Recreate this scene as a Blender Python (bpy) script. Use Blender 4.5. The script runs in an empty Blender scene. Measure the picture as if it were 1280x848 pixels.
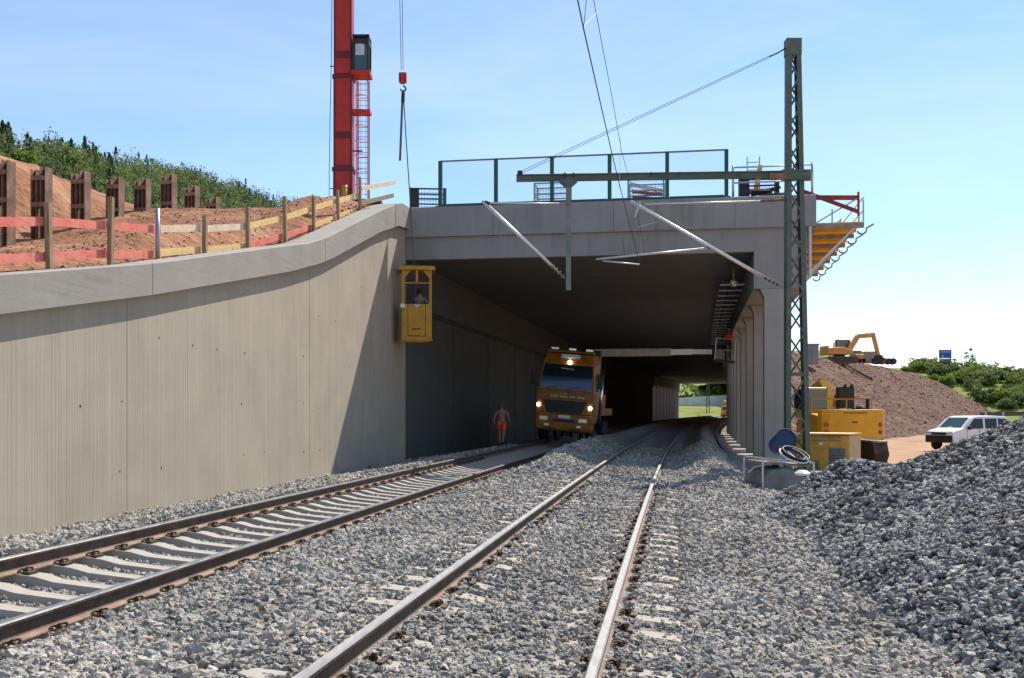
import bpy, math, random
import numpy as np
from mathutils import Vector, Matrix, Euler

random.seed(7)
rng = np.random.default_rng(11)
sc = bpy.context.scene
COL = sc.collection
R = math.radians

# ------------------------------------------------------------------ camera, sky, sun, exposure
F, YH, HC = 1301.0, 512.5, 1.57          # focal length in photo pixels, horizon row, eye height above the rail
cam_d = bpy.data.cameras.new('camera')
cam = bpy.data.objects.new('camera', cam_d)
COL.objects.link(cam)
cam_d.sensor_width = 36.0
cam_d.lens = F / 1280 * 36
cam_d.shift_y = (YH - 424) / 1280
cam_d.clip_start = 0.05
cam_d.clip_end = 20000
cam.location = (0, 0, HC)
cam.rotation_euler = (R(90), 0, 0)
sc.camera = cam

SUN_AZ, SUN_EL = R(31.9), R(49.1)        # azimuth right of the view axis (+Y towards +X)
world = bpy.data.worlds.new('World')
sc.world = world
world.use_nodes = True
wn, wl = world.node_tree.nodes, world.node_tree.links
wn.clear()
w_out = wn.new('ShaderNodeOutputWorld')
w_bg = wn.new('ShaderNodeBackground')
w_sky = wn.new('ShaderNodeTexSky')
w_sky.sky_type = 'NISHITA'
w_sky.sun_disc = False
w_sky.sun_elevation = SUN_EL
w_sky.sun_rotation = SUN_AZ
w_sky.altitude = 200
w_sky.air_density = 1.0
w_sky.dust_density = 0.04
w_sky.ozone_density = 4.0
w_bg.inputs['Strength'].default_value = 0.124
# thin cirrus veil, everywhere over the dome
w_tc = wn.new('ShaderNodeTexCoord')
w_map = wn.new('ShaderNodeMapping')
w_map.inputs['Scale'].default_value = (1.1, 1.6, 5.0)
w_map.inputs['Rotation'].default_value = (0.1, -0.2, 0.6)
w_no = wn.new('ShaderNodeTexNoise')
w_no.inputs['Scale'].default_value = 1.7
w_no.inputs['Detail'].default_value = 7
w_no.inputs['Roughness'].default_value = 0.62
w_no.inputs['Distortion'].default_value = 0.6
w_ra = wn.new('ShaderNodeValToRGB')
w_ra.color_ramp.elements[0].position = 0.42
w_ra.color_ramp.elements[0].color = (0.05, 0.05, 0.05, 1)
w_ra.color_ramp.elements[1].position = 0.78
w_ra.color_ramp.elements[1].color = (0.30, 0.30, 0.30, 1)
w_mix = wn.new('ShaderNodeMixRGB')
w_mix.inputs['Color2'].default_value = (6.2, 6.6, 7.0, 1)
wl.new(w_tc.outputs['Generated'], w_map.inputs['Vector'])
wl.new(w_map.outputs['Vector'], w_no.inputs['Vector'])
wl.new(w_no.outputs['Fac'], w_ra.inputs['Fac'])
wl.new(w_ra.outputs['Color'], w_mix.inputs['Fac'])
wl.new(w_sky.outputs['Color'], w_mix.inputs['Color1'])
wl.new(w_mix.outputs['Color'], w_bg.inputs['Color'])
wl.new(w_bg.outputs['Background'], w_out.inputs['Surface'])

sun_d = bpy.data.lights.new('sun', 'SUN')
sun_d.energy = 5.0
sun_d.angle = R(0.53)
sun_d.color = (1.0, 0.94, 0.84)
sun = bpy.data.objects.new('sun', sun_d)
COL.objects.link(sun)
to_sun = Vector((math.sin(SUN_AZ) * math.cos(SUN_EL), math.cos(SUN_AZ) * math.cos(SUN_EL), math.sin(SUN_EL)))
sun.rotation_euler = to_sun.to_track_quat('Z', 'Y').to_euler()
sun.location = to_sun * 200

sc.view_settings.view_transform = 'Standard'
sc.view_settings.look = 'None'
sc.view_settings.exposure = 0.5
sc.view_settings.gamma = 1.0
sc.view_settings.use_curve_mapping = False
sc.render.engine = 'CYCLES'
sc.cycles.max_bounces = 8
sc.cycles.transparent_max_bounces = 12
sc.cycles.use_denoising = True

# ------------------------------------------------------------------ frames of reference
TH, KAP, TX0 = 0.1494, 0.00048, -1.23    # the tracks: heading at the camera, curvature to the right, start
RAD = 1 / KAP
R0 = np.array([math.cos(TH), -math.sin(TH)])
CC = np.array([TX0, 0.0]) + RAD * R0
CANT = 0.14
ROLL = math.atan(CANT / 1.5)
LT = -4.42                               # lateral position of the left track


def P(s, l, z=0.0):
    a = TH + s / RAD
    return Vector((CC[0] - (RAD - l) * math.cos(a), CC[1] + (RAD - l) * math.sin(a), z))


def heading(s):
    return TH + s / RAD


def to_sl(x, y):
    vx, vy = CC[0] - x, CC[1] - y
    d = np.hypot(vx, vy)
    return (np.arctan2(-vy, vx) - TH) * RAD, RAD - d


def at(px, py, D):
    return Vector(((px - 640) * D / F, D, HC + (YH - py) * D / F))


WO, WT, WN = Vector((-9.78, 0, 0)), Vector((0.1461, 0.9893, 0)), Vector((-0.9893, 0.1461, 0))


def W(t, m, z=0.0):                      # along the wing wall, behind its face, up
    p = WO + WT * t + WN * m
    return Vector((p.x, p.y, z))


def lerp_table(x, tab):
    xs = [a for a, b in tab]
    ys = [b for a, b in tab]
    return np.interp(x, xs, ys)


def _h(ix, iy, seed):
    n = (ix * 374761393 + iy * 668265263 + seed * 974634777) & 0x7fffffff
    n = ((n ^ (n >> 13)) * 1274126177) & 0x7fffffff
    return ((n ^ (n >> 16)) & 0xffff) / 65535.0


def vnoise(x, y, seed=0):
    x = np.asarray(x, float)
    y = np.asarray(y, float)
    ix, iy = np.floor(x).astype(np.int64), np.floor(y).astype(np.int64)
    fx, fy = x - ix, y - iy
    fx, fy = fx * fx * (3 - 2 * fx), fy * fy * (3 - 2 * fy)
    a, b = _h(ix, iy, seed), _h(ix + 1, iy, seed)
    c, d = _h(ix, iy + 1, seed), _h(ix + 1, iy + 1, seed)
    return (a + (b - a) * fx) * (1 - fy) + (c + (d - c) * fx) * fy


def fbm(x, y, seed=0, o=4):
    r, amp, tot = 0, 1.0, 0
    for k in range(o):
        r = r + amp * (vnoise(x * 2 ** k, y * 2 ** k, seed + k) - .5)
        tot += amp
        amp *= .5
    return r / tot


# ------------------------------------------------------------------ materials
MATS = {}


def base_mat(name):
    m = bpy.data.materials.new(name)
    m.use_nodes = True
    nt = m.node_tree
    b = nt.nodes['Principled BSDF']
    MATS[name] = m
    return m, nt, b


def M(name, col, rough=.6, metal=0.0, var=.18, scale=2.5, bump=0.0, bscale=25.0, col2=None, mask=(.38, .66), stretch=(1, 1, 1), spec=.4):
    m, nt, b = base_mat(name)
    N, L = nt.nodes, nt.links
    tc = N.new('ShaderNodeTexCoord')
    mp = N.new('ShaderNodeMapping')
    mp.inputs['Scale'].default_value = stretch
    L.new(tc.outputs['Object'], mp.inputs['Vector'])
    no = N.new('ShaderNodeTexNoise')
    no.inputs['Scale'].default_value = scale
    no.inputs['Detail'].default_value = 6
    no.inputs['Roughness'].default_value = .65
    L.new(mp.outputs['Vector'], no.inputs['Vector'])
    ra = N.new('ShaderNodeValToRGB')
    c2 = col2 or tuple(min(1, c * (1 + var)) for c in col)
    c1 = col if col2 else tuple(c * (1 - var) for c in col)
    ra.color_ramp.elements[0].position = mask[0]
    ra.color_ramp.elements[0].color = (*c1, 1)
    ra.color_ramp.elements[1].position = mask[1]
    ra.color_ramp.elements[1].color = (*c2, 1)
    L.new(no.outputs['Fac'], ra.inputs['Fac'])
    L.new(ra.outputs['Color'], b.inputs['Base Color'])
    mr = N.new('ShaderNodeMapRange')
    mr.inputs['To Min'].default_value = max(.03, rough - .1)
    mr.inputs['To Max'].default_value = min(1, rough + .1)
    L.new(no.outputs['Fac'], mr.inputs['Value'])
    L.new(mr.outputs['Result'], b.inputs['Roughness'])
    b.inputs['Metallic'].default_value = metal
    b.inputs['Specular IOR Level'].default_value = spec
    if bump:
        n2 = N.new('ShaderNodeTexNoise')
        n2.inputs['Scale'].default_value = bscale
        n2.inputs['Detail'].default_value = 5
        L.new(mp.outputs['Vector'], n2.inputs['Vector'])
        bp = N.new('ShaderNodeBump')
        bp.inputs['Strength'].default_value = bump
        bp.inputs['Distance'].default_value = .05
        L.new(n2.outputs['Fac'], bp.inputs['Height'])
        L.new(bp.outputs['Normal'], b.inputs['Normal'])
    return m


def concrete(name, col, ribs=None, horiz=False, streak=.16):
    """stained cast concrete; ribs = direction along which the form boards repeat"""
    m, nt, b = base_mat(name)
    N, L = nt.nodes, nt.links
    tc = N.new('ShaderNodeTexCoord')
    big = N.new('ShaderNodeTexNoise')
    big.inputs['Scale'].default_value = .55
    big.inputs['Detail'].default_value = 8
    big.inputs['Roughness'].default_value = .7
    L.new(tc.outputs['Object'], big.inputs['Vector'])
    mp = N.new('ShaderNodeMapping')           # drip streaks, long in z (or along, for the coping)
    mp.inputs['Scale'].default_value = (.5, .35, 14) if horiz else (3.2, 3.2, .16)
    L.new(tc.outputs['Object'], mp.inputs['Vector'])
    st = N.new('ShaderNodeTexNoise')
    st.inputs['Scale'].default_value = 1.0
    st.inputs['Detail'].default_value = 7
    st.inputs['Roughness'].default_value = .62
    L.new(mp.outputs['Vector'], st.inputs['Vector'])
    fine = N.new('ShaderNodeTexNoise')
    fine.inputs['Scale'].default_value = 38
    fine.inputs['Detail'].default_value = 5
    L.new(tc.outputs['Object'], fine.inputs['Vector'])

    def madd(a, ka, bnode, kb):
        mu = N.new('ShaderNodeMath'); mu.operation = 'MULTIPLY_ADD'
        L.new(a, mu.inputs[0]); mu.inputs[1].default_value = ka
        m2 = N.new('ShaderNodeMath'); m2.operation = 'MULTIPLY'
        L.new(bnode, m2.inputs[0]); m2.inputs[1].default_value = kb
        L.new(m2.outputs[0], mu.inputs[2])
        return mu.outputs[0]
    f = madd(big.outputs['Fac'], .5, st.outputs['Fac'], .45)
    f = madd(fine.outputs['Fac'], .12, f, 1.0)
    rib_out = None
    if ribs is not None:
        dot = N.new('ShaderNodeVectorMath'); dot.operation = 'DOT_PRODUCT'
        L.new(tc.outputs['Object'], dot.inputs[0]); dot.inputs[1].default_value = ribs
        sep = N.new('ShaderNodeSeparateXYZ'); L.new(tc.outputs['Object'], sep.inputs[0])
        cmb = N.new('ShaderNodeCombineXYZ'); L.new(dot.outputs['Value'], cmb.inputs[0])
        z2 = N.new('ShaderNodeMath'); z2.operation = 'MULTIPLY'; z2.inputs[1].default_value = .012
        L.new(sep.outputs['Z'], z2.inputs[0]); L.new(z2.outputs[0], cmb.inputs[1])
        rb = N.new('ShaderNodeTexNoise'); rb.inputs['Scale'].default_value = 9.0; rb.inputs['Detail'].default_value = 3
        rb.inputs['Roughness'].default_value = .82
        L.new(cmb.outputs[0], rb.inputs['Vector'])
        wv = N.new('ShaderNodeTexWave'); wv.wave_type = 'BANDS'; wv.bands_direction = 'X'; wv.wave_profile = 'SIN'
        wv.inputs['Scale'].default_value = 3.1; wv.inputs['Distortion'].default_value = 1.5; wv.inputs['Detail'].default_value = 3
        wv.inputs['Detail Scale'].default_value = 4
        L.new(cmb.outputs[0], wv.inputs['Vector'])
        rib_out = madd(rb.outputs['Fac'], 1.0, wv.outputs['Fac'], .07)
        f = madd(rib_out, .40, f, .74)
    ra = N.new('ShaderNodeValToRGB')
    ra.color_ramp.elements[0].position = .33
    ra.color_ramp.elements[0].color = (*[c * (1 - 2.2 * streak) for c in col], 1)
    ra.color_ramp.elements[1].position = .72
    ra.color_ramp.elements[1].color = (*[min(1, c * (1 + streak)) for c in col], 1)
    e = ra.color_ramp.elements.new(.5)
    e.color = (*col, 1)
    L.new(f, ra.inputs['Fac'])
    bl_ = N.new('ShaderNodeTexNoise'); bl_.inputs['Scale'].default_value = .9; bl_.inputs['Detail'].default_value = 3
    L.new(tc.outputs['Object'], bl_.inputs['Vector'])
    br = N.new('ShaderNodeMapRange'); br.inputs['From Min'].default_value = .35; br.inputs['From Max'].default_value = .72
    br.inputs['To Min'].default_value = .95; br.inputs['To Max'].default_value = 1.07
    L.new(bl_.outputs['Fac'], br.inputs['Value'])
    bs_ = N.new('ShaderNodeVectorMath'); bs_.operation = 'SCALE'
    L.new(ra.outputs['Color'], bs_.inputs[0]); L.new(br.outputs['Result'], bs_.inputs['Scale'])
    L.new(bs_.outputs[0], b.inputs['Base Color'])
    b.inputs['Roughness'].default_value = .85
    b.inputs['Specular IOR Level'].default_value = .25
    bp = N.new('ShaderNodeBump')
    bp.inputs['Strength'].default_value = .35
    bp.inputs['Distance'].default_value = .02
    if rib_out is not None:
        bp.inputs['Strength'].default_value = .6
        hh = madd(fine.outputs['Fac'], .25, rib_out, .9)
        L.new(hh, bp.inputs['Height'])
    else:
        hh = madd(fine.outputs['Fac'], .5, st.outputs['Fac'], .4)
        L.new(hh, bp.inputs['Height'])
    L.new(bp.outputs['Normal'], b.inputs['Normal'])
    return m


def stone_mat(name, dark, light, tint):
    m, nt, b = base_mat(name)
    N, L = nt.nodes, nt.links
    oi = N.new('ShaderNodeObjectInfo')
    ra = N.new('ShaderNodeValToRGB')
    ra.color_ramp.elements[0].color = (*dark, 1)
    ra.color_ramp.elements[1].color = (*light, 1)
    e = ra.color_ramp.elements.new(.55)
    e.color = (*[(a + c) / 2 for a, c in zip(dark, light)], 1)
    e = ra.color_ramp.elements.new(.93)
    e.color = (*tint, 1)
    L.new(oi.outputs['Random'], ra.inputs['Fac'])
    tc = N.new('ShaderNodeTexCoord')
    no = N.new('ShaderNodeTexNoise')
    no.inputs['Scale'].default_value = 2.2
    no.inputs['Detail'].default_value = 6
    L.new(tc.outputs['Object'], no.inputs['Vector'])
    mr = N.new('ShaderNodeMapRange')
    mr.inputs['From Min'].default_value = .3
    mr.inputs['From Max'].default_value = .7
    mr.inputs['To Min'].default_value = .72
    mr.inputs['To Max'].default_value = 1.25
    L.new(no.outputs['Fac'], mr.inputs['Value'])
    dn = N.new('ShaderNodeTexNoise'); dn.inputs['Scale'].default_value = .55; dn.inputs['Detail'].default_value = 4   # dusty and clean patches
    L.new(oi.outputs['Location'], dn.inputs['Vector'])
    dm = N.new('ShaderNodeMapRange'); dm.inputs['From Min'].default_value = .32; dm.inputs['From Max'].default_value = .68
    dm.inputs['To Min'].default_value = .74; dm.inputs['To Max'].default_value = 1.2
    L.new(dn.outputs['Fac'], dm.inputs['Value'])
    mm = N.new('ShaderNodeMath'); mm.operation = 'MULTIPLY'
    L.new(mr.outputs['Result'], mm.inputs[0]); L.new(dm.outputs['Result'], mm.inputs[1])
    mx = N.new('ShaderNodeVectorMath'); mx.operation = 'SCALE'
    L.new(ra.outputs['Color'], mx.inputs[0]); L.new(mm.outputs[0], mx.inputs['Scale'])
    L.new(mx.outputs[0], b.inputs['Base Color'])
    b.inputs['Roughness'].default_value = .78
    b.inputs['Specular IOR Level'].default_value = .35
    bp = N.new('ShaderNodeBump'); bp.inputs['Strength'].default_value = .4; bp.inputs['Distance'].default_value = .2
    L.new(no.outputs['Fac'], bp.inputs['Height']); L.new(bp.outputs['Normal'], b.inputs['Normal'])
    return m


def ground_mat(name, cols, scale, vor=0.0, bump=.6, bscale=30, bdist=.05):
    """earth: three colours mixed by noise, with clods"""
    m, nt, b = base_mat(name)
    N, L = nt.nodes, nt.links
    tc = N.new('ShaderNodeTexCoord')
    no = N.new('ShaderNodeTexNoise'); no.inputs['Scale'].default_value = scale; no.inputs['Detail'].default_value = 9
    no.inputs['Roughness'].default_value = .68
    L.new(tc.outputs['Object'], no.inputs['Vector'])
    ra = N.new('ShaderNodeValToRGB')
    ra.color_ramp.elements[0].position = .33; ra.color_ramp.elements[0].color = (*cols[0], 1)
    ra.color_ramp.elements[1].position = .68; ra.color_ramp.elements[1].color = (*cols[2], 1)
    e = ra.color_ramp.elements.new(.5); e.color = (*cols[1], 1)
    L.new(no.outputs['Fac'], ra.inputs['Fac'])
    L.new(ra.outputs['Color'], b.inputs['Base Color'])
    b.inputs['Roughness'].default_value = .95
    b.inputs['Specular IOR Level'].default_value = .12
    if vor:
        t = N.new('ShaderNodeTexVoronoi'); t.inputs['Scale'].default_value = vor
        L.new(tc.outputs['Object'], t.inputs['Vector']); h = t.outputs['Distance']
        iv = N.new('ShaderNodeMath'); iv.operation = 'SUBTRACT'; iv.inputs[0].default_value = 1.0
        L.new(h, iv.inputs[1]); h = iv.outputs[0]
    else:
        t = N.new('ShaderNodeTexNoise'); t.inputs['Scale'].default_value = bscale; t.inputs['Detail'].default_value = 7
        L.new(tc.outputs['Object'], t.inputs['Vector']); h = t.outputs['Fac']
    bp = N.new('ShaderNodeBump'); bp.inputs['Strength'].default_value = bump; bp.inputs['Distance'].default_value = bdist
    L.new(h, bp.inputs['Height']); L.new(bp.outputs['Normal'], b.inputs['Normal'])
    return m


def leaf_mat(name, c1, c2, trans=.25):
    m, nt, b = base_mat(name)
    N, L = nt.nodes, nt.links
    g = N.new('ShaderNodeNewGeometry')
    tc = N.new('ShaderNodeTexCoord')
    ra = N.new('ShaderNodeValToRGB')
    ra.color_ramp.elements[0].color = (*c1, 1)
    ra.color_ramp.elements[1].color = (*c2, 1)
    no = N.new('ShaderNodeTexNoise'); no.inputs['Scale'].default_value = .25; no.inputs['Detail'].default_value = 4
    L.new(tc.outputs['Object'], no.inputs['Vector'])
    ad = N.new('ShaderNodeMath'); ad.operation = 'MULTIPLY_ADD'; ad.inputs[1].default_value = .45
    su = N.new('ShaderNodeMath'); su.operation = 'MULTIPLY_ADD'; su.inputs[1].default_value = 1.6; su.inputs[2].default_value = -.5
    L.new(no.outputs['Fac'], su.inputs[0])
    L.new(g.outputs['Random Per Island'], ad.inputs[0]); L.new(su.outputs[0], ad.inputs[2])
    L.new(ad.outputs[0], ra.inputs['Fac'])
    L.new(ra.outputs['Color'], b.inputs['Base Color'])
    b.inputs['Roughness'].default_value = .75
    b.inputs['Specular IOR Level'].default_value = .08
    tl = N.new('ShaderNodeBsdfTranslucent'); L.new(ra.outputs['Color'], tl.inputs['Color'])
    mx = N.new('ShaderNodeMixShader'); mx.inputs[0].default_value = trans
    L.new(b.outputs[0], mx.inputs[1]); L.new(tl.outputs[0], mx.inputs[2])
    L.new(mx.outputs[0], N['Material Output'].inputs['Surface'])
    return m


def emit_mat(name, col, strength):
    m, nt, b = base_mat(name)
    b.inputs['Base Color'].default_value = (*col, 1)
    b.inputs['Emission Color'].default_value = (*col, 1)
    b.inputs['Emission Strength'].default_value = strength
    return m


def glass_mat(name, tint, refl=.08):
    m, nt, b = base_mat(name)
    N, L = nt.nodes, nt.links
    tr = N.new('ShaderNodeBsdfTransparent'); tr.inputs['Color'].default_value = (*tint, 1)
    gl = N.new('ShaderNodeBsdfGlossy'); gl.inputs['Roughness'].default_value = .02
    fr = N.new('ShaderNodeFresnel'); fr.inputs['IOR'].default_value = 1.35
    mx = N.new('ShaderNodeMixShader')
    L.new(fr.outputs[0], mx.inputs[0]); L.new(tr.outputs[0], mx.inputs[1]); L.new(gl.outputs[0], mx.inputs[2])
    L.new(mx.outputs[0], N['Material Output'].inputs['Surface'])
    return m


WTV = (WT.x, WT.y, 0)
concrete('wall_concrete', (.37, .315, .245), ribs=WTV, streak=.17)
concrete('coping_concrete', (.315, .285, .25), horiz=True)
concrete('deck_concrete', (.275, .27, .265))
concrete('shaded_tunnel_concrete', (.088, .088, .086), ribs=WTV)  # base colour darkened to stand in for the shade inside the gallery
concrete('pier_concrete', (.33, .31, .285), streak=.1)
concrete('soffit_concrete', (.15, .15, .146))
concrete('sleeper_concrete', (.36, .325, .28), streak=.12)
M('joint_filler', (.05, .05, .05), .9)
stone_mat('ballast_stone', (.25, .236, .214), (.55, .52, .472), (.46, .39, .31))
stone_mat('heap_stone', (.115, .114, .112), (.42, .41, .395), (.48, .46, .43))
stone_mat('clod', (.19, .088, .05), (.34, .185, .11), (.42, .27, .18))
stone_mat('rubble_stone', (.10, .06, .045), (.23, .145, .11), (.30, .22, .18))
ground_mat('ballast_ground', ((.15, .143, .13), (.28, .265, .245), (.42, .40, .365)), 9, vor=26, bump=1.0, bdist=.04)
ground_mat('heap_ground', ((.05, .052, .056), (.11, .113, .12), (.19, .19, .195)), 7, vor=20, bump=1.0, bdist=.05)
ground_mat('site_ground', ((.28, .165, .10), (.39, .24, .155), (.46, .30, .205)), .35, bump=.5, bscale=4, bdist=.1)
ground_mat('red_earth', ((.14, .068, .042), (.235, .12, .078), (.36, .21, .14)), .45, bump=.9, bscale=7, bdist=.12)
ground_mat('pit_earth', ((.19, .083, .044), (.31, .148, .082), (.43, .245, .15)), .5, bump=1.0, bscale=3.2, bdist=.2)
ground_mat('rubble_slope', ((.10, .054, .038), (.185, .105, .075), (.27, .165, .125)), .5, vor=2.6, bump=1.0, bdist=.5)
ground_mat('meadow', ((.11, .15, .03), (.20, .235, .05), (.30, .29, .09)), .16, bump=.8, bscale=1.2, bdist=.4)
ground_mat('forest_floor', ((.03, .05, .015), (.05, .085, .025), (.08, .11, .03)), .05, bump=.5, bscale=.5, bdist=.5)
ground_mat('far_hill', ((.05, .075, .045), (.07, .10, .06), (.09, .125, .075)), .002, bump=.4, bscale=.02, bdist=10)
M('rail_top', (.30, .285, .275), .55, .35, var=.15, scale=6, stretch=(4, .6, 4))
M('rail_top_dull', (.27, .26, .255), .42, .7, var=.2, scale=6, stretch=(4, .6, 4))
M('rail_web', (.11, .074, .055), .75, .1, var=.3, scale=5, bump=.3)
M('rail_foot', (.27, .18, .13), .9, 0, var=.22, scale=4, bump=.3)
M('clip_steel', (.085, .05, .035), .7, .3, var=.4, scale=20)
M('wood_pale', (.56, .38, .19), .75, var=.22, scale=4, stretch=(1, 1, 6), bump=.2)
M('wood_yellow', (.72, .50, .20), .7, var=.15, scale=4, stretch=(1, 1, 6), bump=.2)
M('wood_bleached', (.66, .52, .36), .75, var=.15, scale=4, bump=.2)
M('wood_red', (.66, .13, .095), .7, var=.2, scale=3, col2=(.72, .26, .19), bump=.2)
M('wood_post', (.30, .215, .13), .8, var=.25, scale=5, stretch=(3, 3, .5), bump=.3)
M('grey_metal', (.33, .35, .38), .5, .3, var=.15)
M('galvanised', (.52, .53, .54), .42, .6, var=.12, scale=8)
M('alu_tube', (.68, .68, .66), .35, .6, var=.1, scale=6)
M('pile_steel', (.17, .092, .06), .85, .1, var=.4, scale=3, col2=(.33, .225, .155), bump=.4)
M('mast_green', (.10, .13, .105), .55, .1, var=.22, scale=2.5, bump=.1)
M('barrier_green', (.012, .085, .06), .4, .1, var=.15)
M('post_grey', (.17, .20, .18), .55, .2)
M('rail_grey', (.18, .19, .2), .5, .3)
glass_mat('pane_glass', (.93, .95, .94))
M('crane_red', (.42, .021, .016), .42, .05, var=.18, scale=1.2)
M('crane_red_dark', (.12, .012, .010), .5, .05, var=.2)
M('red_paint', (.50, .035, .03), .5, .05, var=.25, scale=3)
M('rust_red', (.27, .045, .035), .65, .1, var=.3, scale=3)
M('cab_glass', (.03, .07, .075), .06, .0, var=.1, spec=.8)
M('dark_metal', (.028, .03, .034), .55, .3, var=.3)
M('dark_blue_metal', (.03, .045, .065), .55, .2, var=.3)
M('wire_dark', (.05, .05, .05), .6, .4)
M('rope_grey', (.12, .12, .13), .8)
M('basket_yellow', (.50, .25, .008), .45, .0, var=.14, scale=2)
M('basket_orange', (.55, .14, .012), .5)
M('truck_orange', (.31, .112, .005), .42, .0, var=.3, scale=2.2)
M('truck_black', (.012, .013, .015), .45)
M('tyre', (.018, .018, .019), .85, bump=.3)
M('white_paint', (.78, .78, .77), .4, var=.05)
M('chrome', (.75, .75, .75), .15, 1.0, var=.05)
M('plate_white', (.75, .75, .72), .5, var=.03)
M('plate_yellow', (.7, .65, .2), .5, var=.03)
M('letter_pale', (.55, .5, .42), .6, var=.05)
M('letter_dark', (.05, .04, .02), .6, var=.05)
M('windscreen', (.018, .05, .13), .05, .0, var=.05, spec=.9)
M('screen_dark', (.006, .02, .018), .08, .0, var=.05, spec=.5)
emit_mat('lamp_lit', (1.0, .90, .74), 7)
M('lamp_glass', (.7, .68, .62), .15, .4, var=.05)
M('lamp_red', (.5, .03, .01), .3)
M('excavator_yellow', (.72, .36, .012), .42, .0, var=.12, scale=1.5)
M('excavator_orange', (.68, .30, .06), .45, .0, var=.14, scale=1.5)
M('box_yellow', (.60, .36, .05), .55, .0, var=.2, scale=2.5)
M('box_sunlit_side', (.46, .33, .16), .6, .0, var=.2, scale=2.5)  # sunlight on the right side of the yellow box put into its colour
M('dusty_steel', (.30, .25, .19), .75, .1, var=.3, scale=4)
M('crawler_dust', (.10, .08, .062), .85, .1, var=.4, scale=3)
M('tank_grey', (.20, .205, .21), .5, .2, var=.25, scale=2.2)
M('barrel_blue', (.018, .04, .20), .42, .0, var=.15)
M('barrel_inside', (.03, .055, .11), .6, .0, var=.15)
M('hose_white', (.75, .75, .74), .5)
M('hose_black', (.02, .02, .022), .5)
M('van_white', (.74, .75, .76), .25, .0, var=.03)
M('van_glass', (.008, .012, .016), .12, .0, var=.05, spec=.25)
M('skin', (.32, .17, .125), .55, var=.1, scale=8)
M('hair_dark', (.025, .018, .014), .7)
M('hair_brown', (.12, .075, .05), .7)
M('shorts_orange', (.95, .10, .015), .6, var=.12, scale=12)
M('shirt_red', (.62, .03, .02), .7, var=.15, scale=12)
M('trouser_dark', (.03, .035, .05), .8)
M('shirt_grey', (.12, .12, .15), .8)
M('boot', (.03, .025, .02), .7)
M('reflect_white', (.9, .9, .88), .4)
M('formwork_yellow', (.78, .40, .01), .5, .0, var=.12, scale=3)
M('formwork_timber', (.30, .25, .20), .8, var=.2, scale=4)
M('sign_blue', (.03, .12, .42), .45)
M('sign_pale', (.45, .52, .62), .5)
M('sign_grey', (.36, .33, .36), .6)
M('noise_wall', (.88, .87, .85), .8, var=.1, scale=.6)
M('bark', (.09, .065, .045), .9, bump=.4)
leaf_mat('leaf_dark', (.045, .068, .034), (.10, .135, .062), .32)
leaf_mat('leaf_mid', (.10, .14, .05), (.21, .265, .095), .45)
leaf_mat('leaf_light', (.10, .15, .025), (.24, .30, .065), .45)
leaf_mat('leaf_olive', (.10, .13, .052), (.205, .235, .10), .45)
M('wagon_pale', (.34, .32, .28), .7)


# ------------------------------------------------------------------ mesh building
WORLDROOT = set()


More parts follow.
